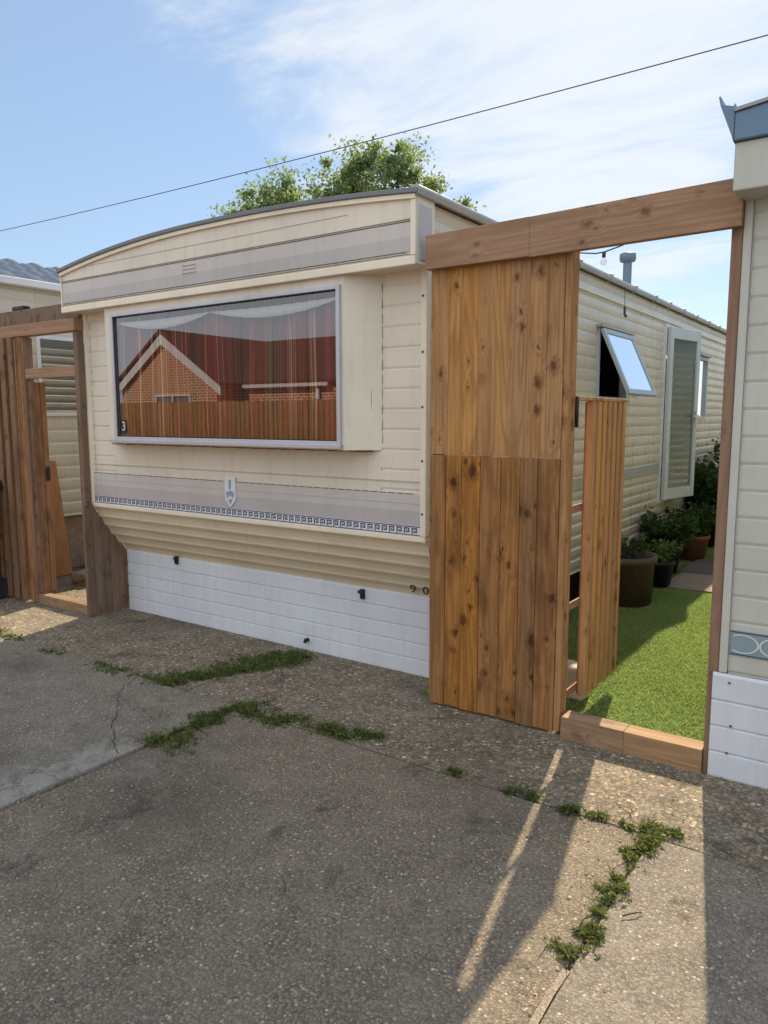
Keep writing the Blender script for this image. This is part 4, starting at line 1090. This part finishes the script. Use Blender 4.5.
# ================================================================== yard behind the gate
m = MB(); m.box((-2.235, 3.562, -0.1), (-0.624, 14.0, 0.012)); tag(m.build('turf_base', paint('turf_backing', (0.09, 0.13, 0.04), 0.9, 0.3, streak=False)), kind='structure')
N1, N2 = 120000, 60000
P = np.concatenate([np.stack([rng.uniform(-2.2, -0.63, N1), rng.uniform(3.565, 7.2, N1), np.full(N1, 0.012)], 1),
                    np.stack([rng.uniform(-2.2, -0.63, N2), rng.uniform(7.2, 13.5, N2), np.full(N2, 0.012)], 1)])
keep = ~((P[:, 0] > -1.88) & (P[:, 0] < -0.9) & (P[:, 1] > 7.08) & (P[:, 1] < 8.78))
P = P[keep]
tag(blades(len(P), P, 0.017, 0.003, 1.3, M['turf'], 'artificial_turf'), 'bright green artificial turf covering the yard behind the gateway', 'turf', kind='stuff')
m = MB(); m.box((-1.80, 7.10, 0.0), (-0.95, 7.86, 0.034)); tag(m.build('paving_slab', M['paver'], bevel=0.004), 'pale buff paving slab lying on the turf beside the black pot', 'paving slab', 'paving slabs')
m = MB(); m.box((-1.83, 7.88, 0.0), (-0.95, 8.76, 0.034)); tag(m.build('paving_slab', M['paver_d'], bevel=0.004), 'dark grey paving slab behind the pale buff one', 'paving slab', 'paving slabs')

def stems(c, r, n, h0, h1, seed, mat_leaf, mat_stem, parent, leafsize, per=40, spread=0.5, drop=0.0):
    rr = random.Random(seed); m = MB(); pts = []
    for k in range(n):
        a = rr.uniform(0, 6.28); q = rr.uniform(0, r); h = rr.uniform(h0, h1)
        p0 = Vector((c[0] + q * math.cos(a), c[1] + q * math.sin(a), c[2]))
        dirv = Vector((math.cos(a) * spread * rr.uniform(0.2, 1), math.sin(a) * spread * rr.uniform(0.2, 1), 1))
        p1 = p0 + dirv * h * 0.55; p2 = p0 + dirv * h + Vector((dirv.x * 0.3 * h, dirv.y * 0.3 * h, -drop * h))
        m.tube([p0, p1, p2], [0.004, 0.003, 0.0015], 5)
        for _ in range(per):
            t = rr.uniform(0.2, 1.0); pp = p0.lerp(p1, t * 2) if t < 0.5 else p1.lerp(p2, t * 2 - 1)
            pts.append((pp.x + rr.gauss(0, leafsize * 0.6), pp.y + rr.gauss(0, leafsize * 0.6), max(c[2] + 0.01, pp.z + rr.gauss(0, leafsize * 0.5))))
    m.build('stems', mat_stem, parent)
    leaves(np.array(pts), leafsize, mat_leaf, 'foliage', parent)
def pot(name, c, r0, r1, h, mat, label, cat, plant, group=None):
    t = thing(name, (c[0], c[1], 0.012), label, cat, group)
    m = MB(); z = 0.014
    m.lathe([(0.0, z), (r0, z), (r1 * 0.98, z + h * 0.86), (r1 * 1.05, z + h * 0.87), (r1 * 1.06, z + h), (r1 * 0.97, z + h), (r1 * 0.94, z + h * 0.9), (0.0, z + h * 0.88)], (c[0], c[1], 0), 28)
    m.build('pot', mat, t)
    m = MB(); m.lathe([(0.0, z + h * 0.93), (r1 * 0.94, z + h * 0.92)], (c[0], c[1], 0), 20); m.build('soil', M['soil'], t)
    plant(t, (c[0], c[1], z + h * 0.92))
GP = 'potted plants along the caravan wall'
pot('tub_planter', (-1.93, 6.36), 0.235, 0.255, 0.42, M['tub'], 'wide brown tub planter with sparse dark stems beside the caravan wall', 'planter',
    lambda t, c: stems(c, 0.20, 14, 0.10, 0.24, 4, M['leaf_dark'], M['bark'], t, 0.06, 14, 0.4, 0.15), GP)
pot('plant_pot', (-1.84, 7.14), 0.105, 0.135, 0.25, M['black_plastic'], 'small round black pot with a pale leafy plant beside the paving', 'plant pot',
    lambda t, c: stems(c, 0.06, 12, 0.10, 0.24, 5, M['leaf_pale'], M['bark'], t, 0.05, 26, 0.7, 0.1), GP)
pot('plant_pot', (-1.98, 7.85), 0.13, 0.17, 0.26, M['black_plastic'], 'bushy green plant in a dark pot behind the small black pot', 'plant pot',
    lambda t, c: stems(c, 0.10, 24, 0.15, 0.42, 6, M['leaf_dark'], M['bark'], t, 0.075, 40, 0.75, 0.1), GP)
pot('plant_pot', (-1.90, 8.75), 0.13, 0.17, 0.28, M['terracotta'], 'leafy plant in a terracotta pot next to the dark paving slab', 'plant pot',
    lambda t, c: stems(c, 0.10, 22, 0.15, 0.38, 7, M['leaf_dark'], M['bark'], t, 0.07, 36, 0.6, 0.1), GP)
pot('plant_pot', (-2.0, 9.75), 0.15, 0.2, 0.32, M['black_plastic'], 'tall dark evergreen shrub in a pot just past the caravan door', 'plant pot',
    lambda t, c: stems(c, 0.14, 46, 0.35, 0.85, 8, M['leaf_dark'], M['bark'], t, 0.075, 60, 0.35, 0.05), GP)
pot('plant_pot', (-1.85, 10.9), 0.16, 0.2, 0.32, M['terracotta'], 'farthest leafy shrub at the end of the row of pots', 'plant pot',
    lambda t, c: stems(c, 0.14, 40, 0.4, 1.0, 9, M['leaf_dark'], M['bark'], t, 0.08, 50, 0.45, 0.05), GP)
rock('white_stone', (-1.47, 3.98, 0.012), (0.16, 0.13, 0.20), 5, M['stone'], 'rough white stone on the turf behind the open gate', 'stone')
# festoon cable and bulb
sl = thing('festoon_light', (-1.25, 3.75, 2.35), 'single clear bulb hanging from a thin cable under the beam', 'light')
def onY(px, py, Y):
    cam = scene.camera; mw = cam.matrix_world
    d = mw.to_3x3() @ Vector(((px - 384) / 746.9, -(py - 512) / 746.9, -1)); t = Y / d.y
    return Vector((0, 0, CAMH)) + d * t
m = MB(); pts = [onY(x, y, 3.75) for x, y in ((570, 252), (582, 253), (596, 253.5), (604, 252), (618, 247), (632, 241), (646, 233))]
pts.append(Vector((-0.70, 3.58, 2.50)))
m.tube(pts, 0.0035, 6); m.build('cable', M['cable'], sl)
bp = onY(604, 252, 3.75)
m = MB(); m.tube([bp + Vector((0, 0, 0.0)), bp - Vector((0, 0, 0.026))], 0.009, 10); m.build('bulb_holder', M['cable'], sl)
m = MB(); m.lathe([(0.008, -0.026), (0.014, -0.040), (0.016, -0.050), (0.012, -0.061), (0.0, -0.065)], tuple(bp), 14); m.build('bulb', M['bulb'], sl)
m = MB(); m.tube([(XR + 0.065, 6.75, 2.73), (XR + 0.07, 6.75, 2.56)], 0.003, 5); m.tube([(XR + 0.07, 6.75, 2.56), (XR + 0.07, 6.75, 2.50), (XR + 0.075, 6.78, 2.48)], 0.011, 7)
tag(m.build('hanging_hook', M['cable']), 'small black hook hanging from the caravan gutter above the open window', 'hook')

# ================================================================== weeds in the joints and loose bits
WP = []
def weeds(path, width, n):
    path = [np.array(p, float) for p in path]
    seg = [np.linalg.norm(b - a) for a, b in zip(path, path[1:])]; tot = sum(seg)
    nc = max(3, int(tot * 24)); cs = rng.uniform(0, tot, nc); cl = rng.normal(0, width * 0.8, nc); cr_ = width * rng.uniform(0.15, 1.0, nc) ** 1.3 + 0.006
    w_ = cr_ ** 1.5; k = rng.choice(nc, n, p=w_ / w_.sum())
    ang = rng.uniform(0, 2 * np.pi, n); q_ = np.abs(rng.normal(0, 0.75, n)) * cr_[k]
    cum = np.concatenate([[0], np.cumsum(seg)]); s = np.clip(cs[k], 0, tot)
    x = np.interp(s, cum, [p[0] for p in path]); y = np.interp(s, cum, [p[1] for p in path])
    dv = path[-1] - path[0]; dv = dv / np.linalg.norm(dv)
    off = np.cos(ang) * q_ - dv[1] * cl[k]; off2 = np.sin(ang) * q_ + dv[0] * cl[k]
    WP.append(np.stack([x + off, y + off2, np.full(n, 0.0)], 1))
weeds([(-3.62, 2.72), (-3.48, 2.95), (-3.42, 3.35), (-3.36, 3.72)], 0.055, 7500)
weeds([(-3.36, 3.3), (-3.2, 3.70)], 0.06, 1600)
weeds([(-3.62, 2.72), (-3.42, 3.2), (-3.30, 3.74)], 0.13, 2200); weeds([(-2.96, 2.25), (-2.93, 2.80), (-2.5, 2.86)], 0.085, 1500)
weeds([(-4.2, 2.72), (-3.6, 2.74)], 0.06, 900); weeds([(-0.69, 2.86), (-0.72, 2.5), (-0.70, 2.0)], 0.035, 500)
weeds([(-2.96, 2.20), (-2.955, 2.50), (-2.95, 2.80)], 0.042, 5200)
weeds([(-2.95, 2.80), (-2.6, 2.83)], 0.040, 2600)
weeds([(-2.42, 2.83), (-2.02, 2.90)], 0.045, 2400)
weeds([(-4.3, 2.75), (-3.9, 2.73)], 0.025, 700); weeds([(-5.6, 2.78), (-5.1, 2.78)], 0.04, 1200); weeds([(-4.78, 2.76), (-4.6, 2.76)], 0.03, 700)
weeds([(-1.62, 2.80), (-1.55, 2.80)], 0.015, 160)
weeds([(-1.30, 2.80), (-1.16, 2.795)], 0.02, 420); weeds([(-1.05, 2.80), (-0.72, 2.80)], 0.022, 900)
weeds([(-0.69, 2.86), (-0.72, 2.55), (-0.70, 2.2), (-0.705, 1.96)], 0.018, 2600)
weeds([(-0.72, 2.84), (-0.62, 2.84)], 0.03, 600)
P = np.concatenate(WP)
P = P[(rng.uniform(0, 1, len(P)) > 0.35) & (P[:, 1] < 3.80)]
wa = blades(len(P), P, 0.019 * rng.uniform(0.5, 1.0, len(P)) * np.where(rng.uniform(0, 1, len(P)) > 0.93, 2.4, 1.0), 0.0036, 1.7, M['weed'], 'weeds')
Q = P[::2] + np.stack([rng.normal(0, 0.008, len(P[::2])), rng.normal(0, 0.008, len(P[::2])), rng.uniform(0.003, 0.013, len(P[::2]))], 1)
wl = leaves(Q, 0.021, M['weed'], 'weed_leaves', None, 0.35)
bm = bmesh.new(); bm.from_mesh(wa.data); bm.from_mesh(wl.data); bm.to_mesh(wa.data); bm.free(); bpy.data.objects.remove(wl)
tag(wa, 'low green weeds growing in the joints of the concrete', 'weeds', kind='stuff')
# grit lying along the joints and foot of the walls
n = 2600
P = np.stack([rng.uniform(-6, 0.3, n), rng.choice([2.8, 3.42, 3.7], n) + rng.normal(0, 0.12, n), np.full(n, 0.0)], 1)
P2 = np.stack([rng.uniform(-3.6, 0.3, n), rng.uniform(0.9, 3.4, n), np.full(n, 0.002)], 1)
P = np.concatenate([P, P2]); n = len(P)
s = rng.uniform(0.002, 0.006, n) * np.where(rng.uniform(0, 1, n) > 0.96, 1.8, 1)
base = np.array([(1, 0, 0), (-1, 0, 0), (0, 1, 0), (0, -1, 0), (0, 0, .7), (0, 0, -.7)], float)
V = P[:, None, :] + base[None] * s[:, None, None] * rng.uniform(0.6, 1.3, (n, 6, 1))
F = np.array([(0, 2, 4), (2, 1, 4), (1, 3, 4), (3, 0, 4), (2, 0, 5), (1, 2, 5), (3, 1, 5), (0, 3, 5)])
FF = (np.arange(n) * 6)[:, None, None] + F[None]
for (x, y, a, l, lab) in ((-0.62, 2.28, 0.9, 0.075, 'short dark twig lying on the sunlit concrete right of the weeds'), (-0.83, 2.94, 2.2, 0.06, 'pale dry twig lying on the sunlit concrete near the timber threshold')):
    m = MB(); c, q = math.cos(a) * l / 2, math.sin(a) * l / 2
    m.tube([(x - c, y - q, 0.012), (x + 0.006, y + 0.004, 0.016), (x + c, y + q, 0.010)], [0.003, 0.0026, 0.0015], 6)
    tag(m.build('twig', M['bark' if x > -0.7 else 'wood_grey']), lab, 'twig')
tp = NT('grit'); gg = tp.n('ShaderNodeNewGeometry')
tp.bsdf(tp.mix(gg.outputs['Random Per Island'], (0.10, 0.09, 0.08), (0.42, 0.38, 0.33)), rough=0.85)
tag(np_mesh('loose_grit', V.reshape(-1, 3), FF.reshape(-1, 3), tp.m), 'loose grit scattered over the concrete', 'grit', kind='stuff')

# ================================================================== tree behind the caravan
tree = thing('broadleaf_tree', (-16.0, 20, 0), 'leafy green tree rising behind the caravan roof', 'tree')
m = MB(); trunk = [(-16, 20, 0), (-16.05, 20, 2.2), (-15.9, 20.1, 4.2), (-15.7, 20, 6.2)]
m.tube(trunk, [0.34, 0.27, 0.22, 0.14], 12)
limbs = []
rr = random.Random(3)
CL = [(-20.7, 20, 9.3, 0.8), (-19.9, 20, 9.7, 0.9), (-19.4, 20.2, 9.55, 0.9), (-18.6, 19.8, 10.0, 0.8), (-17.9, 20, 9.7, 0.9), (-17.0, 20.2, 9.6, 0.9), (-16.3, 19.8, 9.9, 0.8), (-15.6, 20, 10.0, 0.8), (-14.9, 20, 10.4, 0.8), (-14.3, 20.2, 10.3, 0.7), (-13.6, 20, 9.9, 0.8), (-13.0, 20, 9.1, 0.8), (-14.3, 19.8, 9.4, 1.0), (-15.4, 20.3, 9.2, 1.0), (-16.5, 20, 8.9, 1.1), (-18, 20.2, 8.9, 1.1), (-19.3, 20, 8.6, 1.0), (-13.4, 20.2, 8.3, 1.1), (-11.9, 20.2, 8.3, 0.5), (-12.3, 20, 7.7, 0.7), (-15, 20, 8.0, 1.5), (-17.2, 20, 7.8, 1.5), (-17.3, 20.3, 6.6, 1.5), (-14.2, 20.2, 6.6, 1.5), (-15.8, 19.6, 6.9, 1.3), (-19.0, 20, 7.4, 1.2), (-12.9, 20.2, 6.9, 1.1), (-15.5, 21.2, 9.2, 1.1), (-18, 21.2, 9, 1.0)]
CL = [(x + 0.5, y, z - 0.75 - (0.35 if -18.2 < x < -16.6 else 0), r * (0.9 if z > 8.8 else 1)) for x, y, z, r in CL]
for c in CL:
    a = Vector(trunk[rr.choice((1, 2, 3))]); b = Vector(c[:3]); mid = a.lerp(b, 0.5) + Vector((0, 0, 0.3))
    m.tube([a, mid, b], [0.10, 0.06, 0.02], 6)
m.build('trunk', M['bark'], tree)
pts = []
for c in CL:
    for _ in range(int(15 * c[3])):
        u = Vector((rr.gauss(0, 1), rr.gauss(0, 1), rr.gauss(0, 1))).normalized() * c[3] * rr.uniform(0.35, 1.2)
        k = np.array(c[:3]) + np.array((u.x, u.y, u.z * 0.75)); q = np.clip(rng.normal(size=(90, 3)), -1.7, 1.7) * np.array((0.22, 0.22, 0.17)) * rr.choice((0.45, 0.7, 1.0, 1.2))
        pts.append(k + q)
leaves(np.concatenate(pts), 0.135, M['leaf_tree'], 'crown', tree, 0.8)

# overhead line
def onZ(px, py, Z):
    mw = scene.camera.matrix_world
    d = mw.to_3x3() @ Vector(((px - 384) / 746.9, -(py - 512) / 746.9, -1)); t = (Z - CAMH) / d.z
    return Vector((0, 0, CAMH)) + d * t
pa, pb = Vector((-20.08, 11.2, 6.5)), Vector((-1.861, 11.2, 6.5))
pa, pb = onY(0, 231, 11.2), onY(768, 35, 11.2)
mid = onY(380, 138, 11.2)
m = MB(); path = []
xa, xm, xb = pa.x, mid.x, pb.x
A = np.polyfit([xa, xm, xb], [pa.z, mid.z, pb.z], 2)
for i in range(61):
    x = xa - 14 + (xb + 12 - xa + 14) * i / 60; path.append((x, 11.2, float(np.polyval(A, x))))
m.tube(path, 0.008, 6)
tag(m.build('overhead_cable', M['cable']), 'thin dark overhead cable crossing the sky above the caravan', 'cable')

# ================================================================== across the yard (seen in the window's reflection)
hs = thing('brick_house', (-19, -12, 0), 'brick bungalow with white gable boards, mirrored in the bay window', 'house')
HY = -11.0; GL, GR, GE, GA = -24.9, -19.1, 2.75, 4.55; GXc = -22.1
GW = (-22.65, -20.75, 1.2, 2.42)
m = MB()
for a, b, c, d in ((GL + 0.3, GW[0], 0, GE), (GW[1], GR - 0.3, 0, GE), (GW[0], GW[1], 0, GW[2]), (GW[0], GW[1], GW[3], GE)):
    m.box((a, HY - 0.2, c), (b, HY, d))
m.prism([(GL + 0.3, GE), (GR - 0.3, GE), (GXc, GA - 0.12)], 'y', HY - 0.2, HY)
m.box((GR - 0.3, HY - 1.2, 0), (-8.5, HY - 1.0, 2.75)); m.box((GL + 0.3, HY - 8, 0), (-8.5, HY - 7.8, 2.75)); m.box((GL + 0.3, HY - 7.8, 0), (GL + 0.5, HY - 0.2, 2.75)); m.box((-8.7, HY - 7.8, 0), (-8.5, HY - 1.2, 2.75)); m.box((GR - 0.5, HY - 1.0, 0), (GR - 0.3, HY - 0.2, 2.75))
m.build('wall', M['brick'], hs)
m = MB()
for s0, s1, e in (((GL, GE - 0.12), (GXc, GA), -1), ((GR, GE - 0.12), (GXc, GA), 1)):
    m.prism([s0, s1, (s1[0], s1[1] - 0.36), (s0[0], s0[1] - 0.30)], 'y', HY + 0.1, HY + 0.14)
m.build('bargeboard', M['white'], hs)
m = MB()
for s0 in ((GL - 0.1, GE - 0.1), (GR + 0.1, GE - 0.1)):
    m.prism([s0, (GXc, GA + 0.05), (GXc, GA + 0.17), (s0[0], s0[1] + 0.12)], 'y', HY - 7.5, HY + 0.2)
m.hexa([(GR - 2.5, HY - 0.8, 2.72), (-8.2, HY - 0.8, 2.72), (-8.2, HY - 4.5, 4.50), (GXc, HY - 4.5, 4.50), (GR - 2.5, HY - 0.8, 2.84), (-8.2, HY - 0.8, 2.84), (-8.2, HY - 4.5, 4.62), (GXc, HY - 4.5, 4.62)])
m.hexa([(GL + 0.2, HY - 8.2, 2.72), (-8.2, HY - 8.2, 2.72), (-8.2, HY - 4.52, 4.50), (GXc, HY - 4.52, 4.50), (GL + 0.2, HY - 8.2, 2.84), (-8.2, HY - 8.2, 2.84), (-8.2, HY - 4.52, 4.62), (GXc, HY - 4.52, 4.62)])
m.build('roof', M['house_tile'], hs)
m = MB(); m.box((GR - 0.28, HY - 0.84, 2.60), (-15.2, HY - 0.76, 2.715)); m.build('gutter', M['white'], hs)
m = MB(); m.tube([(-15.7, HY - 0.90, 2.6), (-15.7, HY - 0.90, 0)], 0.06, 8); m.build('downpipe', M['white'], hs)
m = MB(); frame(m, 'x', HY, -0.1, 0.02, *GW, 0.065); m.box(((GW[0] + GW[1]) / 2 - 0.035, HY - 0.1, GW[2] + 0.066), ((GW[0] + GW[1]) / 2 + 0.035, HY + 0.02, GW[3] - 0.066)); hw = m.build('window', M['white'], hs)
m = MB(); m.quad((GW[0] + .1, HY - .04, GW[2] + .1), (GW[1] - .1, HY - .04, GW[2] + .1), (GW[1] - .1, HY - .04, GW[3] - .1), (GW[0] + .1, HY - .04, GW[3] - .1)); m.build('window_pane', M['glass_door'], hw)
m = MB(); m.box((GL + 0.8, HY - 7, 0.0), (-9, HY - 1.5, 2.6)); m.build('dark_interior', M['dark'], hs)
sf = thing('slat_fence', (-12, -6.2, 0), 'tall brown slatted fence across the concrete yard, mirrored in the bay window', 'fence')
m = MB(); x = -27.0
while x < 4.0:
    w = 0.135; m.box((x, -6.2, 0.0), (x + w, -6.178, 2.0 + random.uniform(-0.012, 0.012))); x += w + 0.02
m.build('slat_panel', M['slat_wood'], sf)
for z in (0.4, 1.6):
    m = MB(); m.box((-27, -6.25, z), (4, -6.202, z + 0.09)); m.build('rail', M['wood_beam'], sf)

# ------------------------------------------------------------------ render settings
scene.render.engine = 'CYCLES'
scene.render.resolution_x, scene.render.resolution_y = 768, 1024
scene.cycles.max_bounces = 8
scene.cycles.transparent_max_bounces = 12
